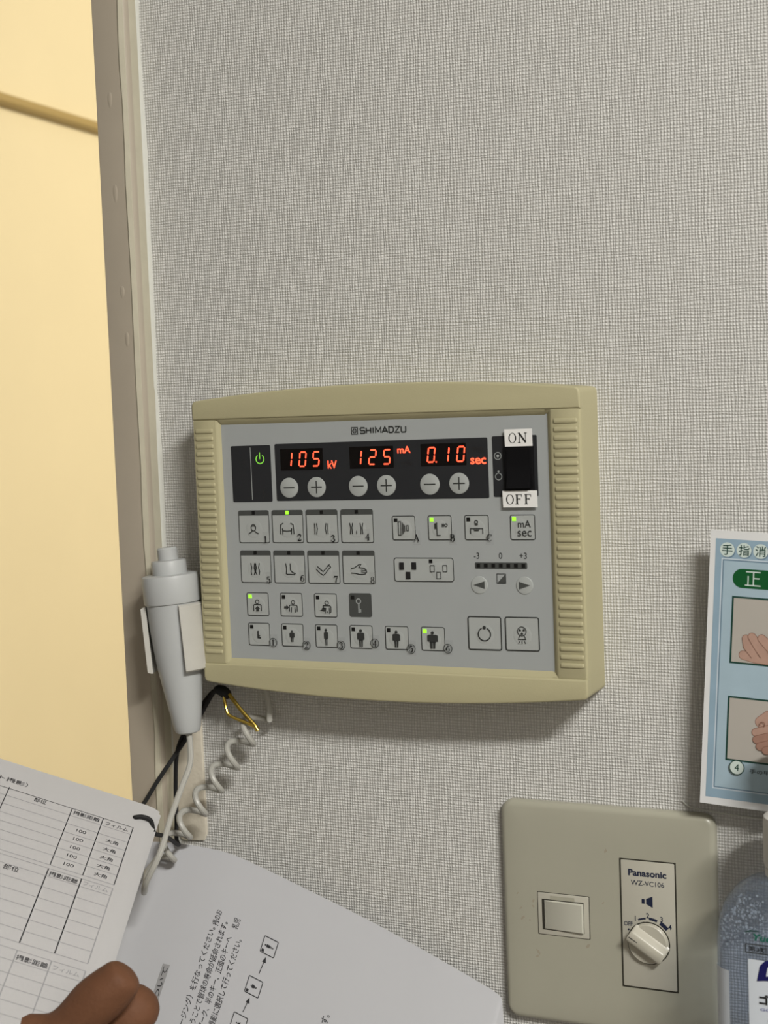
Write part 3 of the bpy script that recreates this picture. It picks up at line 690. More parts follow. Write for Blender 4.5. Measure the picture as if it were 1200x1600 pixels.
g = G(); g.flat(ring(80.4, 96.8, 1.6, 1.0), F, 0.3, M_GREYINK); g.flat(rect(80.1, 98.2, 80.9, 103.2), F, 0.3, M_GREYINK); g.flat(rect(81.2, 101.2, 81.8, 102.8), F, 0.3, M_GREYINK); obj('key_symbol', g, b)
CP_ = [(27.1, 120.6), (47.8, 121.6), (69.0, 121.0), (89.3, 119.4), (110.5, 121.8), (131.6, 121.1)]
for i, k in enumerate(['baby', 'child', 'slim', 'average', 'stout', 'large']):
    b = key(11.5 + 20.98 * i, 109.8, 13.7, 12.8, k, 'build_button', on=(i == 5), num=str(i + 1), npos=CP_[i], circled=True, ioff=(-0.2, 0.7))
    b['label'] = ('key with a sitting baby', 'key with a small child', 'key with a slim figure', 'key with an average figure', 'key with a stout figure', 'key with the widest figure and green light')[i]
for i, (k, n) in enumerate((('collimator', 'A'), ('stand', 'B'), ('table', 'C'))):
    b = key(102.1 + 20.65 * i, 50.8, 13.5, 13.1, k, 'receptor_button', on=(i == 1), num=n, npos=(115.9 + 20.5 * i, 62.6), ioff=(0, 0))
    b['label'] = ('key marked A', 'key marked B with green light', 'key marked C')[i]
g = None
b = key(168.5, 50.8, 13.6, 13.1, None, 'mode_button', on=True); b['label'] = 'mA sec key with green light'
g = G(); g.flat(text('mA', 176.3, 55.6, 3.7, 7.0, 0.004, up=-1), F, 0.6, M_INK); g.flat(text('sec', 176.3, 60.5, 3.0, 7.6, 0.004, up=-1), F, 0.6, M_INK); obj('key_lettering', g, b)
# field selector
b = key(102.2, 73.1, 34.3, 12.8, None, 'field_button', radius=1.5, ledc=False); b['label'] = 'wide key with six small squares'
g = G()
for cx, cy in ((106.8, 77.6), (113.9, 77.5), (110.4, 82.6)): g.flat(rect(cx - 1.35, cy - 1.95, cx + 1.35, cy + 1.95), F, 0.6, M_BLACK)
for cx, cy in ((124.4, 78.9), (131.6, 78.8), (128.0, 82.4)): g.flat(rring(cx - 1.3, cy - 1.85, cx + 1.3, cy + 1.85, 0.05, 0.3, 1), F, 0.6, M_INK)
obj('field_symbols', g, b); led(123.5, 75.0, 1.9, False, b)
# density scale
g = G(); g.prism(rrect(148.3, 75.5, 176.9, 78.8, 0.6), F, 0.0, 0.15, M_HEADER)
for s, u in (('-3', 149.4), ('0', 162.6), ('+3', 174.9)): g.flat(text(s, u, 72.0, 3.3, None, 0.004, up=-1, xs=0.9), F, 0.1, M_INK)
g.flat(rring(160.0, 81.3, 165.2, 86.5, 0.1, 0.4, 1), F, 0.1, M_INK); g.flat([[(165.0, 81.5), (165.0, 86.3), (160.2, 86.3)]], F, 0.1, M_HEADER)
ds = obj('density_scale', g, PANEL)
for k in range(7): led(150.3 + 4.12 * k, 77.1, 1.9, False, ds)
for cx, s in ((150.4, -1), (175.2, 1)):
    g = G(); g.prism(disc(cx, 87.3, 4.6, 36)[0], F, 0.0, 0.4, M_KEY, 0.3, 3)
    o_ = -0.3 * s
    g.flat([[(cx + s * 3.2, 87.3), (cx - s * 3.0, 85.3), (cx - s * 3.0, 89.4)]], F, 0.45, M_HEADER); obj('arrow_button', g, PANEL)['label'] = 'round key with arrow pointing ' + ('left' if s < 0 else 'right')
# the two large keys
b = key(143.1, 103.6, 18.8, 17.9, None, 'ready_button', radius=1.4, wl_=0.7, ledc=False)
g = G(); g.flat(ring(152.4, 113.0, 3.7, 3.1, -65, 245), F, 0.6, M_INK); g.flat(disc(152.4, 109.5, 0.95), F, 0.6, M_INK); obj('ring_symbol', g, b)
b = key(163.7, 103.5, 18.8, 17.9, None, 'exposure_button', radius=1.4, wl_=0.7, ledc=False)
g = G(); cx, cy = 173.0, 111.0
g.flat(ring(cx, cy, 2.55, 2.15), F, 0.6, M_INK)
for a in (90, 210, 330): g.flat([[(cx + 0.35 * cos(radians(a)), cy + 0.35 * sin(radians(a)))] + arc(cx, cy, 1.75, 1.75, a - 28, a + 28, 5)], F, 0.6, M_INK)
g.flat(stroke([(cx - 1.3, cy + 2.3), (cx - 2.0, cy + 4.2), (cx + 2.0, cy + 4.2), (cx + 1.3, cy + 2.3)], 0.4), F, 0.6, M_INK)
for a in (-1, 0, 1): g.flat(stroke([(cx + a * 1.2, cy + 4.9), (cx + a * 1.9, cy + 6.4)], 0.35), F, 0.6, M_INK)
obj('tube_symbol', g, b)

# ------------------------------------------------------------------ hand switch, its clip and cord
HB = Vector((-0.2378, -0.028, 0.0907)); HT = Vector((-0.2460, -0.028, 0.1966)); HA = (HT - HB).normalized(); HL = (HT - HB).length
HS = thing('exposure_hand_switch', 'pale grey tapered hand switch hanging left of the beige control box', 'hand switch', HB)
g = G()
g.lathe([(0.0, 0.0), (0.0050, 0.0001), (0.0068, 0.0010), (0.0078, 0.0035), (0.0094, 0.014), (0.0112, 0.026), (0.0130, 0.038), (0.0141, 0.050), (0.0149, 0.062), (0.0152, 0.074), (0.0153, 0.0755)], HB, HA, M_HAND, 48, cap0=False)
hb = obj('body', g, HS)
g = G(); g.lathe([(0.0150, 0.0752), (0.0161, 0.0756), (0.0164, 0.0765), (0.0165, 0.0895), (0.0160, 0.0912), (0.0148, 0.0918), (0.0, 0.0919)], HB, HA, M_HAND, 48, cap1=False); obj('collar', g, HS)
g = G(); g.lathe([(0.0099, 0.0915), (0.0100, 0.0985), (0.0094, 0.0996), (0.0060, 0.1000), (0.0, 0.1000)], HB, HA, M_HAND, 40, cap1=False); st = obj('first_stage_button', g, HS)
g = G(); g.lathe([(0.0058, 0.0998), (0.0058, 0.1062), (0.0052, 0.1070), (0.0, 0.1071)], HB, HA, M_HAND, 36, cap1=False); obj('second_stage_button', g, HS)
def spline(P, n=10):
    P = [Vector(p) for p in P]; Q = [P[0] * 2 - P[1]] + P + [P[-1] * 2 - P[-2]]; out = []
    for i in range(1, len(Q) - 2):
        for k in range(n):
            t_ = k / n; a, b, c, d = Q[i - 1:i + 3]
            out.append(0.5 * ((2 * b) + (c - a) * t_ + (2 * a - 5 * b + 4 * c - d) * t_ ** 2 + (3 * b - a - 3 * c + d) * t_ ** 3))
    out.append(P[-1]); return out
ca, cb = Vector((-0.1989, -0.0108, 0.1005)), Vector((-0.2560, -0.0290, 0.0193))
ax = (cb - ca); axn = ax.normalized(); e2 = Vector((0, -1, 0)); e2 = (e2 - axn * e2.dot(axn)).normalized(); e1 = e2.cross(axn).normalized()
if e1.x < 0: e1 = -e1
hel = []
NT = 6.4
for i in range(int(NT * 22) + 1):
    tt = i / 22; th = -2 * pi * tt
    hel.append(ca + ax * (tt / 6.0) + (e1 * cos(th) + e2 * sin(th)) * 0.0061)
straight = [(-0.2376, -0.028, 0.0945), (-0.2356, -0.030, 0.084), (-0.2340, -0.034, 0.0739), (-0.2349, -0.042, 0.0632), (-0.2328, -0.058, 0.0500), (-0.2300, -0.074, 0.0355), (-0.2375, -0.078, 0.0190), (-0.2475, -0.066, 0.0085), (-0.2560, -0.052, 0.0062), (-0.2630, -0.040, 0.0105)]
path = spline(straight, 9) + spline([straight[-1], hel[-1]], 4)[1:-1] + list(reversed(hel)) + spline([hel[0], (-0.1948, -0.0095, 0.106), (-0.1957, -0.010, 0.1145), (-0.1958, -0.010, 0.1205)], 6)[1:]
g = G(); g.tube(path, 0.00175, M_CORD, 10); obj('cord', g, HS)['label'] = 'grey cord, straight then coiled'
# spring clip
CL = thing('hand_switch_clip', 'off-white wall clip wrapped around the grey hand switch', 'holder', (-0.2444, -0.0, 0.15))
xa = Vector((1, 0, 0)); xa = (xa - HA * xa.dot(HA)).normalized(); ya = Vector((0, -1, 0))
def clip_arc(a0, a1, h0, h1, ri, ro, name, lift=0.0):
    g = G(); L = []; n = 14
    for k in range(n + 1):
        a = radians(a0 + (a1 - a0) * k / n); d = ya * cos(a) + xa * sin(a)
        c = HB
        L.append([c + HA * h0 + d * ri, c + HA * (h0 + 0.0006) + d * (ro - 0.0006), c + HA * (h0 + 0.0012) + d * ro, c + HA * (h1 - 0.0012) + d * ro, c + HA * (h1 - 0.0006) + d * (ro - 0.0006), c + HA * h1 + d * ri])
    g.loops(L, M_CLIP, True, True, True)
    return obj(name, g, CL)
clip_arc(42, 150, 0.0365, 0.0748, 0.0158, 0.0182, 'clip_arm')
clip_arc(-152, -52, 0.0365, 0.0748, 0.0158, 0.0188, 'clip_arm')
g = G(); g.box((-0.2520, -0.0125, 0.125), (-0.2325, 0.0, 0.168), M_CLIP, 0.001); obj('back_plate', g, CL)
# black elastic with brass hook
P0 = Vector((-0.23363833, -0.07, 0.05826544)); PU = Vector((0.81543206, 0.44968222, -0.3644948)); PV = Vector((0.29669102, -0.86536803, -0.40387202)); PN = Vector((0.49703621, -0.22118786, 0.83906551))
def pagept(u, v, h=0.0):
    # the right margin and the top corner droop away from the reader
    c = max(0.0, u + 6.0) / 8.0
    h2 = h - 1.8 * c * c
    return P0 + PU * (u / 1000) + PV * (v / 1000) + PN * (h2 / 1000)
ST = thing('hanging_cord', 'black elastic cord with a brass hook tucked under the beige box', 'cord', (-0.2225, -0.014, 0.113))
loop = [(-0.2222, -0.0150, 0.1127), (-0.2275, -0.0120, 0.1130), (-0.2340, -0.0080, 0.1080), (-0.2420, -0.0075, 0.0965), (-0.2492, -0.0125, 0.0835), (-0.2560, -0.020, 0.0709), (-0.2570, -0.034, 0.0620), (-0.2545, -0.052, 0.0545),
        tuple(pagept(-11.0, 3.0, -4.0)), tuple(pagept(-10.0, 9.0, -3.0)), tuple(pagept(-9.6, 12.6, 0.4)), tuple(pagept(-6.0, 11.8, 1.6)), tuple(pagept(-1.0, 11.6, 1.2)), tuple(pagept(3.0, 13.2, -3.2)), (-0.2345, -0.062, 0.0405), (-0.2420, -0.045, 0.0330), (-0.2500, -0.0250, 0.0235),
        (-0.2535, -0.0215, 0.0260), (-0.2550, -0.0180, 0.0380), (-0.2572, -0.0140, 0.0545), (-0.2558, -0.0130, 0.0742), (-0.2507, -0.0120, 0.0865), (-0.2440, -0.0070, 0.0985), (-0.2330, -0.0060, 0.1110), (-0.2222, -0.0140, 0.1120)]
g = G(); g.tube(spline(loop, 7), 0.00125, M_STRING, 8); obj('elastic', g, ST)
g = G(); sp = spline([(-0.2270, -0.0135, 0.1140), (-0.2215, -0.0155, 0.1135), (-0.2165, -0.0170, 0.1112)], 5); g.tube(sp, [0.0016, 0.0022, 0.0027, 0.003, 0.0031, 0.0032, 0.0032, 0.0032, 0.0031, 0.0028, 0.0022], M_STRING, 12); obj('crimp', g, ST)
g = G()
g.tube(spline([(-0.2175, -0.0165, 0.1130), (-0.2087, -0.0175, 0.1038), (-0.2010, -0.0175, 0.0962), (-0.1984, -0.0175, 0.0932)], 6), 0.00120, M_GOLD, 10)
g.tube(spline([(-0.2190, -0.0180, 0.1110), (-0.2168, -0.0205, 0.1060), (-0.2148, -0.0215, 0.1018), (-0.2117, -0.0210, 0.0997), (-0.2050, -0.0190, 0.0968), (-0.2000, -0.0178, 0.0945)], 6), 0.00092, M_GOLD, 10)
g.lathe([(0.0, -0.0018), (0.0013, -0.0014), (0.0014, 0.0010), (0.0, 0.0016)], (-0.1985, -0.0176, 0.0930), (0.55, 0, -0.83), M_GOLD, 14, cap0=False, cap1=False)
obj('brass_hook', g, ST)

# ------------------------------------------------------------------ loose sheets
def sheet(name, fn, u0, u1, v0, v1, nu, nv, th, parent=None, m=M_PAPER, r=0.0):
    g = G(); us = [u0 + (u1 - u0) * i / nu for i in range(nu + 1)]; vs = [v0 + (v1 - v0) * j / nv for j in range(nv + 1)]
    for hh in (0.0, -th):
        n0 = len(g.v)
        for v in vs:
            for u in us: g.v.append(Vector(fn(u, v, hh)))
        k = g.mi(m)
        for j in range(nv):
            for i in range(nu):
                a = n0 + j * (nu + 1) + i; q = (a, a + 1, a + nu + 2, a + nu + 1)
                g.f.append(q if hh == 0 else tuple(reversed(q))); g.m.append(k)
    rim = [(u, v0) for u in us] + [(u1, v) for v in vs[1:]] + [(u, v1) for u in reversed(us[:-1])] + [(u0, v) for v in reversed(vs[1:-1])]
    g.loops([[fn(u, v, 0.0) for u, v in rim], [fn(u, v, -th) for u, v in rim]], m)
    return g
us_extra = None
BK = thing('printed_booklet', 'printed table sheets held up by the hand at lower left', 'paper', P0)
def pg(u, v, h=0.0): return pagept(u, v, h)
def subdiv(polys, fn, h, g, m):   # printing follows the sheet
    g.flat(polys, fn, h, m)
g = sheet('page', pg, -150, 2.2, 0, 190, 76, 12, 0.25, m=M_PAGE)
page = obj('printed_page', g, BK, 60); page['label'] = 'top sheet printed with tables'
g = G()
T1 = [20.4, 26.0, 32.4, 38.9, 45.1, 51.5, 57.9, 65.0]
h_ = 0.12
LWp = 0.34
for x in (-77.8, -42.8, -25.5, -8.9): g.flat(rect(x - 0.25, T1[0] if x > -70 else T1[0] - 1, x + 0.25, T1[-1]), pg, h_, M_PRINT)
for v in T1: g.flat(rect(-140, v - LWp / 2, -8.9, v + LWp / 2), pg, h_, M_PRINT if v in (T1[0],) else M_PRINTGREY)
T2 = [67.6] + [73.0 + 7.8 * k for k in range(7)]
for x in (-77.8, -42.8, -25.4, -8.9): g.flat(rect(x - 0.3, T2[0], x + 0.3, T2[-1]), pg, h_, M_PRINTGREY if x > -20 else M_PRINT)
for v in T2: g.flat(rect(-140, v - LWp / 2, -8.9, v + LWp / 2), pg, h_, M_PRINTGREY)
T3 = [124.6] + [131.5 + 7.8 * k for k in range(7)]
for x in (-77.8, -42.4, -25.5, -8.7): g.flat(rect(x - 0.3, T3[0], x + 0.3, T3[-1]), pg, h_, M_PRINTGREY)
for v in T3: g.flat(rect(-140, v - LWp / 2, -8.9, v + LWp / 2), pg, h_, M_PRINTGREY)
def jt(s, cx, cy, h, wd=None, m=M_PRINT, b=0.008): g.flat(text(s, cx, cy, h, wd, b, up=-1), pg, h_ + 0.03, m)
jt('ト撮影）', -77.0, 13.9, 3.4, 15.5); jt('部位', -60.0, 22.4, 3.2, 6.6)
jt('撮影距離', -34.2, 23.0, 3.0, 14.5); jt('フィルム', -17.2, 23.6, 2.7, 12.5)
for k in range(5):
    jt('100', -34.0, 35.2 + 6.45 * k, 2.3, 5.2, b=0.004); jt('大角', -17.0, 35.8 + 6.4 * k, 2.7, 6.8)
jt('部位', -60.2, 75.0, 3.6, 8); jt('撮影距離', -34.2, 70.6, 3.2, 15); jt('フィルム', -17.4, 70.2, 2.8, 13, M_PRINTGREY)
jt('撮影距離', -34.0, 128.6, 3.4, 15.5); jt('フィルム', -17.4, 128.2, 2.8, 13, M_PRINTGREY); jt('部位', -60.2, 129, 3.6, 8)
obj('table_printing', g, page)
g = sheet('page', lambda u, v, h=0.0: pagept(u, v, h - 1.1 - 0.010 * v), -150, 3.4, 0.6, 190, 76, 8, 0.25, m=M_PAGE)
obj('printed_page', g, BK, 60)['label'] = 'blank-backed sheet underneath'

EL = [(-0.3160, -0.040, 0.0215), (-0.2870, -0.027, 0.0225), (-0.2614, -0.019, 0.0223), (-0.2336, -0.016, 0.0201), (-0.2134, -0.0145, 0.0155), (-0.1735, -0.0125, 0.0008), (-0.1349, -0.0105, -0.0142), (-0.0973, -0.009, -0.0304), (-0.0655, -0.0075, -0.0452)]
ED = spline(EL, 12) + [Vector(p) for p in ((-0.0596, -0.0073, -0.0490), (-0.0588, -0.0073, -0.0660), (0.0010, -0.0072, -0.1100))]
S_LEAD = sum((b - a).length for a, b in zip(ED[:24], ED[1:25]))
cum = [0.0]
for a, b in zip(ED, ED[1:]): cum.append(cum[-1] + (b - a).length)
DD = Vector((-0.1888999, -0.38895589, -0.90168184)).normalized()
def sh(s, t_, h=0.0):      # mm along the upper edge, mm away from it
    s_ = min(max(s / 1000 + S_LEAD, 0), cum[-1] - 1e-6); i = 0
    while cum[i + 1] < s_: i += 1
    q = (s_ - cum[i]) / (cum[i + 1] - cum[i]); p = ED[i].lerp(ED[i + 1], q); tan = (ED[i + 1] - ED[i]).normalized()
    n = tan.cross(DD).normalized()
    if n.y > 0: n = -n
    # rounded top corner of the sheet and a soft belly
    return p + DD * (t_ / 1000) + n * (h / 1000 + 0.0)
SH = thing('instruction_sheet', 'large white instruction sheet with sideways text, lower centre against wall', 'paper', (-0.15, -0.02, -0.08))
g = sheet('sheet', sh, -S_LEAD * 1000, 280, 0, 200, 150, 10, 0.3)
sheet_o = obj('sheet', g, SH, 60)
g = G()
def srd(polys): g.flat(polys, lambda x, y, h: sh(x, y, h), 0.14, M_PRINT)
def stext(s, s_c, t_end, length, h, m=M_PRINT, b=0.010):
    # reading direction is -t, letter-up direction is -s
    P = text(s, 0, 0, h, length, b)
    g.flat([[(s_c - y, t_end + length / 2 - x) for x, y in p] for p in P], sh, 0.14, m)
# four slanted lines follow the photographed skew
for s, s_end, t_e, ln in (('ージング）を行なってください。', 44.0, 41.5, 56), ('なうことで管球の寿命が延命されます。', 50.2, 36.0, 62), ('ルマーク、半のキー、正面のキーへ', 55.6, 42.5, 56), ('撮影に選択して行ってください。', 61.6, 41.5, 50)):
    stext(s, s_end, t_e, ln, 4.2)
stext('撮のお', 45.0, 31.5, 8.6, 4.2); stext('乳児', 57.0, 31.5, 6.0, 4.2)
stext('ます。', 124, 56, 9, 4.2)
for sc, tc_, ic in ((80.2, 37.8, 'slim'), (78.6, 61.2, 'child'), (76.6, 82.6, 'baby')):
    g.flat([[(a, b) for a, b in p] for p in rring(sc - 4.7, tc_ - 4.7, sc + 4.7, tc_ + 4.7, 0.8, 0.5)], sh, 0.14, M_PRINT)
    g.flat(xf(icon(ic), 0.62, 0.62, sc, tc_, rot=-pi / 2), sh, 0.16, M_PRINT)
    g.flat(rect(sc - 3.9, tc_ + 2.4, sc - 2.3, tc_ + 4.0), sh, 0.16, M_PRINT)
for (s0, t0, s1, t1) in ((79.2, 53.6, 80.0, 45.6), (77.0, 76.2, 78.0, 69.4)):
    g.flat(stroke([(s0, t0), (s1, t1)], 0.5), sh, 0.14, M_PRINT)
    g.flat([[(s1 - 1.3, t1 + 1.2), (s1 + 1.3, t1 + 1.2), (s1 + 0.2, t1 - 2.0)]], sh, 0.14, M_PRINT)
g.flat(rect(21.8, 68.5, 26.4, 110), sh, 0.13, M_PRINTGREY)
stext('管球について', 24.2, 70, 38, 3.4)
obj('sheet_printing', g, sheet_o)

# ------------------------------------------------------------------ switch plate with volume control
SP = thing('wall_switch_plate', 'grey-beige wall plate with rocker switch and volume knob', 'switch', (0, 0, 0))
def W(x, z, h): return Vector((x / 1000, -h / 1000, z / 1000))
g = G()
P = rrect(-58, -60, 58, 60, 7.0, 8)
L = [[W(x, z, 0.0) for x, z in P], [W(x, z, 1.8) for x, z in P]]
for k in range(1, 6):
    a = k / 5 * pi / 2; L.append([W(x, z, 1.8 + 3.6 * sin(a)) for x, z in inset(P, 3.4 * (1 - cos(a)))])
L.append([W(x, z, 5.75) for x, z in rrect(-50, -52, 50, 52, 3.0, 8)]); L.append([W(x, z, 5.95) for x, z in rrect(-42, -44, 42, 44, 2.0, 8)])
g.loops(L, M_PLATE, True, True, True)
for cx, cz, r in ((-47.5, 1.5, 0.6), (-46.6, -3.8, 1.0), (-40.5, 3.2, 0.6), (-40.2, 6.2, 0.7), (-38.2, -21.6, 1.1), (-38.8, -24, 0.8), (-49.0, 9.5, 0.5), (-10.5, -15, 1.0), (0.5, 37, 0.8), (-1.5, 9.0, 0.6), (-42.5, -4.6, 0.5)):
    rr_ = random.Random(int(cx * 10)); sl_ = rr_.uniform(-0.8, 0.8)
    g.flat([[(cx + r * rr_.uniform(0.5, 1.2) * cos(a) + sl_ * r * sin(a), cz + 1.4 * r * rr_.uniform(0.5, 1.2) * sin(a)) for a in [2 * pi * k / 14 for k in range(14)]]], W, 5.985, M_SMUDGE)
plate = obj('plate', g, SP)
g = G(); g.prism(rrect(-37.8, -11.5, -9.0, 11.7, 0.3, 2), W, 5.95, 6.1, M_GAP); g.prism(rrect(-37.5, -11.2, -9.4, 11.4, 0.4, 2), W, 6.0, 6.6, M_PLATE2, 0.3, 2)
g.flat(rect(-30.5, 8.0, -17.0, 10.2), W, 6.66, M_PLATE)
rs = obj('rocker_switch', g, SP)
g = G(); g.prism(rect(-35.2, -8.6, -12.0, 8.1)[0], W, 6.55, 6.7, M_GAP)
Pq = [(-34.0, 7.6), (-12.2, 7.6), (-12.2, -8.2), (-34.0, -8.2)]
hq = [6.95, 8.4, 8.4, 6.95]
L = [[W(x, z, 6.7) for x, z in Pq], [W(x, z, q - 0.4) for (x, z), q in zip(Pq, hq)], [W(x, z, q) for (x, z), q in zip(inset(Pq, 0.5), hq)]]
g.loops(L, M_ROCKLT, True, True, True); obj('rocker', g, rs)
g = G(); g.prism(rrect(7.75, -34.6, 37.6, 34.2, 0.3, 2), W, 5.9, 6.08, M_GAP); g.prism(rrect(8.6, -33.7, 36.8, 33.5, 0.5, 2), W, 6.0, 6.4, M_PLATE2, 0.2, 2)
vm = obj('volume_control', g, SP)
g = G(); hI = 6.46
g.flat(text('Panasonic', 22.6, 27.2, 3.6, 20.2, 0.035), W, hI, M_NAVY)
g.flat(text('WZ-VC106', 22.6, 21.9, 2.6, 17.6, 0.010), W, hI, M_NAVY)
g.flat(rect(19.3, 11.2, 20.9, 13.6), W, hI, M_NAVY); g.flat([[(21.7, 11.0), (25.1, 9.3), (25.1, 15.4), (21.7, 13.8)]], W, hI, M_NAVY)
for s, x, z in (('1', 15.7, 2.9), ('2', 22.3, 5.0), ('3', 29.6, 3.7), ('4', 33.9, 0.1)): g.flat(text(s, x, z, 2.8, None, 0.025, xs=0.9), W, hI, M_NAVY)
g.flat(text('OFF', 11.9, -0.3, 2.4, 4.6, 0.02), W, hI, M_NAVY); g.flat(disc(12.0, -3.4, 0.55, 12), W, hI, M_NAVY)
for a0, a1, wv in ((115, 96, 0.9), (88, 68, 1.4), (60, 38, 2.1)): g.flat(ring(22.5, -9.2, 12.6 + wv / 2, 12.6 - wv / 2, a0, a1, 8), W, hI, M_NAVY)
g.flat(ring(22.5, -9.6, 11.35, 10.4), W, hI, M_GAP)
obj('volume_markings', g, vm)
KC = W(22.5, -9.6, 0)
g = G()
g.lathe([(0.0107, 0.0064), (0.0107, 0.0070), (0.0104, 0.0072), (0.0104, 0.0082), (0.0099, 0.0087), (0.0, 0.0087)], KC, (0, -1, 0), M_KNOB, 48, cap1=False)
ka = radians(-33); kd = Vector((cos(ka), 0, sin(ka))); kn = Vector((-sin(ka), 0, cos(ka))); ko = Vector((0, -1, 0))
L = []
for s_, rr in ((-10.5, 0.80), (-10.1, 0.96), (-8.8, 1.0), (8.8, 1.0), (10.1, 0.96), (10.5, 0.80)):
    L.append([KC + kd * (s_ / 1000) + kn * (a / 1000) * rr + ko * (b / 1000) for a, b in ((-5.4, 8.2), (-4.6, 10.6), (-3.6, 12.2 * (0.93 + 0.07 * rr)), (-2.6, 12.8 * (0.93 + 0.07 * rr)), (1.6, 12.8 * (0.93 + 0.07 * rr)), (2.6, 12.2 * (0.93 + 0.07 * rr)), (3.9, 9.6), (5.6, 8.2))])
g.loops(L, M_KNOB, False); g.face(L[0], M_KNOB); g.face(list(reversed(L[-1])), M_KNOB)
kb = obj('volume_knob', g, vm) if False else obj('volume_knob', g, SP)
g = G(); g.face([KC + kd * (a / 1000) + kn * (b / 1000) + ko * 0.01286 for a, b in ((-9.8, -1.4), (-4.8, -1.1), (-4.8, -0.7), (-9.8, -0.8))], M_INK); obj('pointer_line', g, kb)

# ------------------------------------------------------------------ hand hygiene poster
PA = radians(3.6); pe1 = Vector((cos(PA), 0, -sin(PA))); pe2 = Vector((-sin(PA), 0, -cos(PA)))
PO = Vector((0.0616, -0.0150, 0.2067))
def Q(u, v, h=0.0): return PO + pe1 * (u / 1000) + pe2 * (v / 1000) + Vector((0, -h / 1000, 0))
PS = thing('hygiene_poster', 'pale blue hand hygiene poster card with green heading, right wall', 'poster', PO)
g = G(); g.prism(rect(0, 0, 205, 137.6)[0], Q, -1.2, 0.0, M_BOARD); card = obj('card', g, PS)
for u in (30, 175):
    for v in (25, 112):
        g = G(); g.prism(rrect(u - 8, v - 8, u + 8, v + 8, 1), Q, -15.0, -1.2, M_BOARD); obj('foam_pad', g, PS)
g = G()
g.flat(rect(2.7, 4.0, 202, 134), Q, 0.05, M_PBLUE); g.flat(rect(6.6, 14.4, 198, 128.6), Q, 0.08, M_PBLUE2)
g.flat(rring(5.9, 13.5, 199, 129.4, 0.1, 0.6, 1), Q, 0.11, M_PLINE2); g.flat(rring(6.5, 14.1, 198.4, 128.8, 0.1, 0.6, 1), Q, 0.12, M_PLINE)
obj('poster_background', g, card)
g = G()
for s, u, v in (('手', 8.5, 9.3), ('指', 16.7, 9.1), ('消', 24.7, 9.1), ('毒', 32.8, 9.1)):
    g.flat(disc(u + 0.35, v + 0.45, 3.7, 28), Q, 0.10, M_PLINE); g.flat(disc(u, v, 3.6, 28), Q, 0.14, M_PBTN); g.flat(text(s, u, v, 5.2, 5.2, 0.012, up=-1), Q, 0.18, M_PDKGREEN)
P = rrect(11.7, 18.2, 120, 27.7, 4.7, 10); g.flat([P], Q, 0.14, M_PGREEN)
g.flat(text('正', 21.6, 22.8, 7.2, 7.6, -0.006, up=-1), Q, 0.18, M_PBTN); g.flat(text('しい手指消毒', 56, 22.8, 7.0, 46, -0.006, up=-1), Q, 0.18, M_PBTN)
obj('poster_heading', g, card)
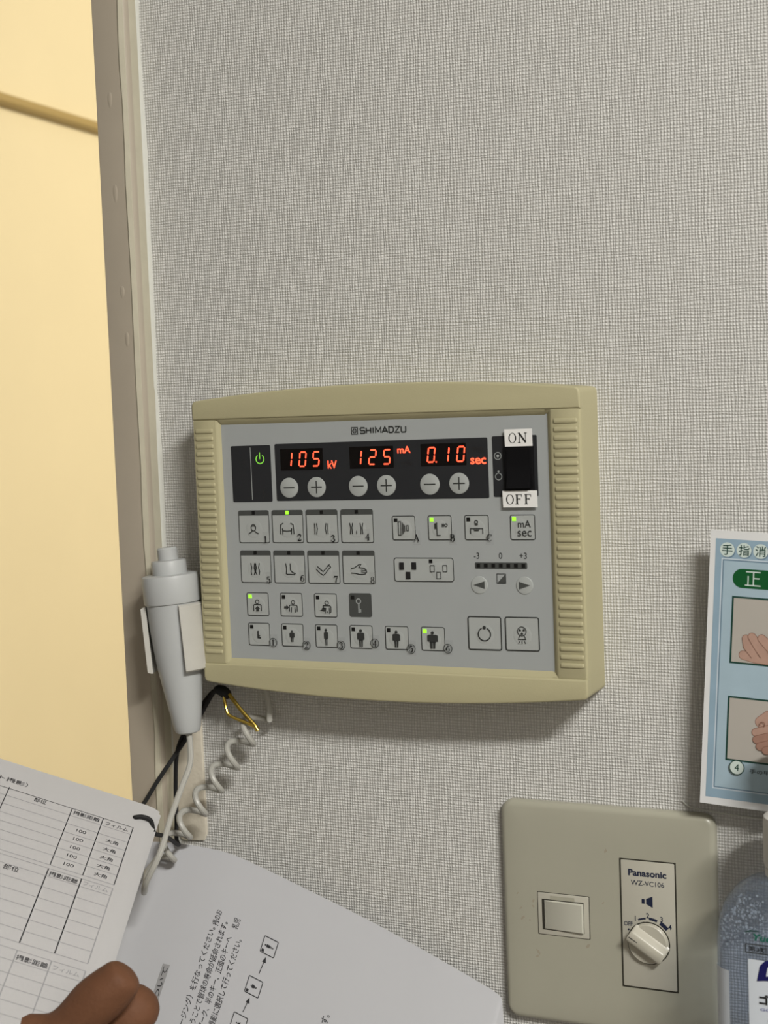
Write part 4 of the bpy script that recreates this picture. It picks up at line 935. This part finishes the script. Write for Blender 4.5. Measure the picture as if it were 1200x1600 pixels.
for v0, v1, hand, num in ((31.9, 65.4, 0, '1'), (81.8, 114.3, 1, '4')):
    g = G()
    g.flat(rect(11.8, v0, 62, v1), Q, 0.14, M_PDKGREEN); g.flat(rect(12.7, v0 + 0.9, 61.1, v1 - 0.9), Q, 0.17, M_PBEIGE)
    def capsule(pts, w):
        q = stroke(pts, w); A = [q[0][0]] + [p[1] for p in q]; B = [q[0][3]] + [p[2] for p in q]
        c = Vector(pts[0]); v = Vector(A[0]) - c
        d_ = (Vector(pts[0]) - Vector(pts[1])).normalized(); r_ = v.length; v = v.normalized()
        tip = [tuple(c + (v * cos(t_) + d_ * sin(t_)) * r_) for t_ in [pi * k / 10 for k in range(1, 10)]]
        return [list(reversed(A)) + tip + B]
    def fing(pts, w, m=M_PSKIN, h=0.20):
        g.flat(capsule(pts, [x + 0.5 for x in w]), Q, h, M_PSKIN3); g.flat(capsule(pts, w), Q, h + 0.05, m)
    if hand == 0:
        fing([(18.5, 60.8), (24, 61.6), (34, 61.6), (50, 60)], [4.2, 5, 6, 7], h=0.19)
        g.flat([[(20, 58.5), (24, 56.5), (36, 55.5), (61, 52), (61, 62.5), (30, 63.5), (21, 63)]], Q, 0.23, M_PSKIN)
        fing([(19.5, 52.5), (20.4, 56), (24.5, 60)], [3.6, 4.2, 5.2], h=0.32)
        fing([(22.4, 51.4), (25.5, 55.6), (29, 59.5)], [3.8, 4.4, 5.2], h=0.44)
        fing([(27.2, 51.8), (31, 55.4), (35, 58.8)], [3.8, 4.4, 5.2], h=0.56)
        fing([(33.0, 53.8), (37, 56.2), (42, 58.6)], [3.6, 4.2, 5.0], h=0.68)
    else:
        g.flat([[(36, 104), (44, 100), (61, 98), (61, 113), (41, 113)]], Q, 0.19, M_PSKIN2)
        fing([(28.5, 93.2), (32, 90.6), (38, 90.4), (46, 93)], [5.4, 6.2, 7.0, 8], M_PSKIN, 0.20)
        g.flat([[(29, 96), (33, 91.5), (46, 91), (61, 89), (61, 104), (36, 104)]], Q, 0.24, M_PSKIN2)
        for q, (a, b) in enumerate((((26.2, 98.6), (40, 93.4)), ((26.8, 102.2), (42, 96.4)), ((28.6, 105.4), (44, 99.6)), ((31.6, 107.0), (46, 102.8)))):
            fing([a, ((a[0] + b[0]) / 2, (a[1] + b[1]) / 2 + 0.3), b], [3.7, 4.2, 4.6], M_PSKIN2 if q else M_PSKIN, 0.32 + 0.12 * q)
        g.flat(ring(29.3, 94.2, 1.4, 1.05, 150, 420), Q, 0.9, M_PSKIN3)
    obj('poster_photo', g, card)
    g = G(); cu, cv = 17.8, v1 + 2.9
    if hand:
        g.flat(disc(cu, cv, 3.8, 30), Q, 0.95, M_PDKGREEN); g.flat(disc(cu, cv, 3.35, 30), Q, 1.0, M_PBTN)
        g.flat(text(num, cu, cv, 3.4, None, 0.0, up=-1), Q, 1.05, M_PDKGREEN)
        g.flat(text('手の甲にもすりこみます', 42.5, cv + 1.2, 2.2, 37, 0.006, up=-1), Q, 0.18, M_BLACK)
        obj('step_number', g, card)
# thin wire on the wall under the poster
g = G(); g.tube(spline([(0.0405, -0.0006, 0.0655), (0.0438, -0.0007, 0.0629), (0.0517, -0.0007, 0.0615), (0.0711, -0.0007, 0.0598), (0.11, -0.0005, 0.0580)], 6), 0.00035, M_CAULK, 8)
tag(obj('thin_wire', g), 'thin pale wire lying on the wallpaper just under the blue poster', 'wire')

# ------------------------------------------------------------------ sanitizer bottle on its shelf
BX, BY, BZ = 0.1040, -0.0370, -0.1450
BT = thing('sanitizer_bottle', 'clear pump bottle of hand sanitizer at right edge with white label', 'bottle', (BX, BY, BZ))
def sec(hw, hd, z, n=44, pw_=2.0, cx=0.0):
    P = []
    for k in range(n):
        a = 2 * pi * k / n; c, s_ = cos(a), sin(a)
        P.append((BX + hw * math.copysign(abs(c) ** (2 / pw_), c), BY + hd * math.copysign(abs(s_) ** (2 / pw_), s_), z))
    return P
PROF = [(0.033, 0.018, -0.145, 3.4), (0.0362, 0.0212, -0.142, 3.4), (0.0374, 0.0224, -0.135, 3.4), (0.0374, 0.0224, 0.012, 3.4), (0.0366, 0.0218, 0.021, 3.2), (0.0340, 0.0205, 0.0295, 2.9), (0.0285, 0.0185, 0.0365, 2.6), (0.0225, 0.0165, 0.0405, 2.3), (0.0155, 0.0138, 0.0430, 2.1), (0.0128, 0.0128, 0.0440, 2.0), (0.0128, 0.0128, 0.0475, 2.0)]
g = G(); g.loops([sec(a, b, z, 44, p) for a, b, z, p in PROF], M_CLEAR, True, True, False); bb = obj('bottle_body', g, BT)
g = G(); g.loops([sec(a - 0.0012, b - 0.0012, z, 44, p) for a, b, z, p in [(0.033, 0.018, -0.143, 3.4), (0.0372, 0.0222, -0.134, 3.4), (0.0374, 0.0224, 0.0060, 3.4)]], M_LIQUID, True, True, True); obj('gel', g, BT)
def bottle_patch(x0, x1, z0, z1, off, m, front=True, g=None):
    g = g or G(); n = 20; L = []
    hw, hd, p = 0.0374 + off, 0.0224 + off, 3.4
    for z in (z0, z1):
        row = []
        for k in range(n + 1):
            x = x0 + (x1 - x0) * k / n; q = max(0.0, 1 - abs((x - BX) / hw) ** p) ** (1 / p)
            row.append((x, BY - hd * q * (1 if front else -1), z))
        L.append(row)
    g.loops(L, m, False); return g
g = bottle_patch(0.0845, 0.1360, -0.128, 0.0085, 0.0003, M_LABEL); lab = obj('front_label', g, BT)
def bfront(x, z, h=0.0):
    hw, hd, p = 0.0374, 0.0224, 3.4; q = max(0.0, 1 - abs((x - BX) / hw) ** p) ** (1 / p)
    return Vector((x, BY - hd * q - 0.0005 - h / 1000, z))
g = G()
fb = lambda x, y, h: bfront(x / 1000, y / 1000, h)
g.flat([[(88.6, -1.6), (90.2, 6.0), (92.6, 8.6), (96.8, 9.2), (96.8, 6.0), (93.6, 5.6), (92.9, 1.2), (96.8, 1.4), (96.8, -0.6), (92, -1.0)]], fb, 0.1, M_DKBLUE)
g.flat(text('ゴージョー', 101.5, -10.2, 5.0, 24, 0.04), fb, 0.1, M_BLACK); g.flat(text('GOJO hand rub', 101, -15.2, 1.6, 22, 0.0), fb, 0.1, M_LBLUE); g.flat(text('手指消毒', 104.5, -19.6, 4.6, 22, 0.03), fb, 0.1, M_DKBLUE)
g.flat(stroke([(83.2, 21.2), (86, 22.2), (90, 22.4)], [0.3, 0.8, 0.3]), fb, 0.1, M_PDKGREEN)
g.flat(text('Yuen', 92.6, 19.4, 3.4, 12.0, 0.03, 0.25), fb, 0.1, M_LGREEN)
g.flat(rring(83.2, 11.4, 112, 15.9, 0.6, 0.5), fb, 0.1, M_INK); g.flat(text('第3類医薬品', 94.6, 13.65, 2.6, 19.6, 0.02), fb, 0.1, M_BLACK)
obj('label_printing', g, lab)
g = bottle_patch(0.0668, 0.0748, -0.128, 0.0005, 0.0003, M_LABEL); obj('refraction_strip', g, BT)  # added pale strip standing in for refraction along the bottle's left edge
g = G(); rnd = random.Random(3)
for i in range(420):
    x = rnd.choice((rnd.uniform(-0.035, -0.018), rnd.uniform(-0.034, 0.02))); z = rnd.uniform(0.012, 0.034) + rnd.gauss(0, 0.002); z = min(z, 0.036)
    k = 1.0 if z < 0.02 else max(0.55, 1 - (z - 0.02) * 18)
    xx = BX + x * k; q = max(0.0, 1 - abs(x / 0.036) ** 3.2) ** (1 / 3.2)
    side = -1 if rnd.random() < 0.7 else 1
    yy = BY + side * 0.0195 * k * q; r = rnd.uniform(0.0002, 0.0007)
    g.loops([[(xx + r * sin(t_) * cos(a), yy + r * sin(t_) * sin(a) * 0.6, z + r * cos(t_)) for a in [2 * pi * j / 8 for j in range(8)]] for t_ in (0.15, 0.8, 1.57, 2.35, 3.0)], M_BUBBLE, True, True, True)
o = obj('bubbles', g, BT); o['kind'] = 'stuff'
g = G(); g.lathe([(0.0138, 0.0435), (0.0148, 0.0442), (0.0148, 0.0475), (0.0138, 0.0482), (0.0150, 0.0486), (0.0154, 0.0500), (0.0154, 0.0690), (0.0150, 0.0722), (0.0130, 0.0735), (0.006, 0.0737)], (BX, BY, 0), (0, 0, 1), M_PUMP, 40); obj('pump_collar', g, BT)
g = G(); g.lathe([(0.0040, 0.0735), (0.0040, 0.098), (0.0085, 0.099), (0.0090, 0.108), (0.0070, 0.111), (0.0, 0.1115)], (BX, BY, 0), (0, 0, 1), M_PUMP, 28, cap1=False)
g.tube(spline([(BX + 0.004, BY, 0.104), (BX + 0.022, BY - 0.004, 0.104), (BX + 0.038, BY - 0.006, 0.098)], 6), 0.0042, M_PUMP, 12); obj('pump_head', g, BT)
g = G(); g.tube([(BX, BY, 0.045), (BX + 0.004, BY, -0.06), (BX + 0.010, BY, -0.138)], 0.0022, M_CLEAR, 10); obj('dip_tube', g, BT)
t = thing('wall_shelf', 'small pale shelf under the sanitizer bottle, below the frame', 'shelf', (0.17, 0, -0.145))
g = G(); g.box((0.062, -0.10, -0.163), (0.30, 0.0, -0.145), M_SHELF, 0.002); obj('board', g, t)
for x in (0.085, 0.27):
    g = G(); g.prism([(-0.09, -0.163), (0.0, -0.163), (0.0, -0.235), (-0.012, -0.235)], lambda y, z, h, x=x: (x + h, y, z), -0.006, 0.006, M_SHELF, 0.001); obj('bracket', g, t)

# ------------------------------------------------------------------ the hand
def raypt(px, py, Y):
    px += 11; py -= 25
    d = CR * ((px - 600) / f_px) - CU * ((py - 800) / f_px) + CF
    return CP + d * ((Y - CP.y) / d.y)
V_ = []; E_ = []; R_ = []
def chain(pts, root=None):
    last = root
    for p, r in pts:
        V_.append(tuple(p)); R_.append(r); i = len(V_) - 1
        if last is not None: E_.append((last, i))
        last = i
    return last
J = raypt
chain([(J(-330, 2080, -0.300), 0.029), (J(-200, 1930, -0.270), 0.025), (J(-95, 1825, -0.245), 0.026)])
palm = 2; 
chain([(J(-35, 1790, -0.228), 0.024), (J(20, 1790, -0.214), 0.020)], palm); kn0 = len(V_) - 1; pm = kn0 - 1
chain([(J(-72, 1712, -0.236), 0.017), (J(-30, 1675, -0.228), 0.0135), (J(8, 1646, -0.222), 0.0122), (J(84, 1640, -0.216), 0.0092), (J(128, 1598, -0.211), 0.0122), (J(152, 1580, -0.2085), 0.0122), (J(178, 1556, -0.2055), 0.0106), (J(192, 1540, -0.2035), 0.0086)], palm)
chain([(J(75, 1725, -0.207), 0.0125), (J(150, 1655, -0.196), 0.0110), (J(202, 1608, -0.190), 0.0120), (J(210, 1590, -0.186), 0.0112), (J(194, 1588, -0.174), 0.0092), (J(150, 1600, -0.164), 0.0085), (J(118, 1625, -0.160), 0.0072)], kn0)
chain([(J(90, 1765, -0.205), 0.0125), (J(180, 1705, -0.194), 0.0108), (J(240, 1665, -0.184), 0.0104), (J(215, 1670, -0.168), 0.0088), (J(160, 1690, -0.158), 0.0084), (J(125, 1710, -0.155), 0.0072)], kn0)
chain([(J(80, 1815, -0.206), 0.0120), (J(170, 1770, -0.194), 0.0102), (J(226, 1738, -0.184), 0.0098), (J(200, 1745, -0.168), 0.0084), (J(150, 1762, -0.160), 0.0078), (J(118, 1778, -0.157), 0.0068)], kn0)
chain([(J(40, 1862, -0.215), 0.0112), (J(118, 1838, -0.203), 0.0090), (J(170, 1812, -0.193), 0.0086), (J(150, 1822, -0.180), 0.0074), (J(112, 1836, -0.172), 0.0070), (J(88, 1850, -0.169), 0.0060)], pm)
HN = thing('person', 'person\'s bare hand, thumb pressed on the printed table sheet, lower left', 'person', J(-95, 1825, -0.245))
me = bpy.data.meshes.new('hand'); org = Vector(HN.location)
me.from_pydata([tuple(Vector(v) - org) for v in V_], E_, [])
ho = bpy.data.objects.new('hand', me); COL.objects.link(ho); ho.parent = HN
sk = ho.modifiers.new('skin', 'SKIN'); sk.use_smooth_shade = True; sk.branch_smoothing = 0.6
for i, sv in enumerate(me.skin_vertices[0].data): sv.radius = (R_[i], R_[i]); sv.use_root = (i == palm)
ss = ho.modifiers.new('sub', 'SUBSURF'); ss.levels = 2; ss.render_levels = 2
dg = bpy.context.evaluated_depsgraph_get(); m2 = bpy.data.meshes.new_from_object(ho.evaluated_get(dg))
ho.modifiers.clear(); ho.data = m2
m2.materials.clear(); m2.materials.append(M_SKIN)
for p in m2.polygons: p.use_smooth = True; p.material_index = 0
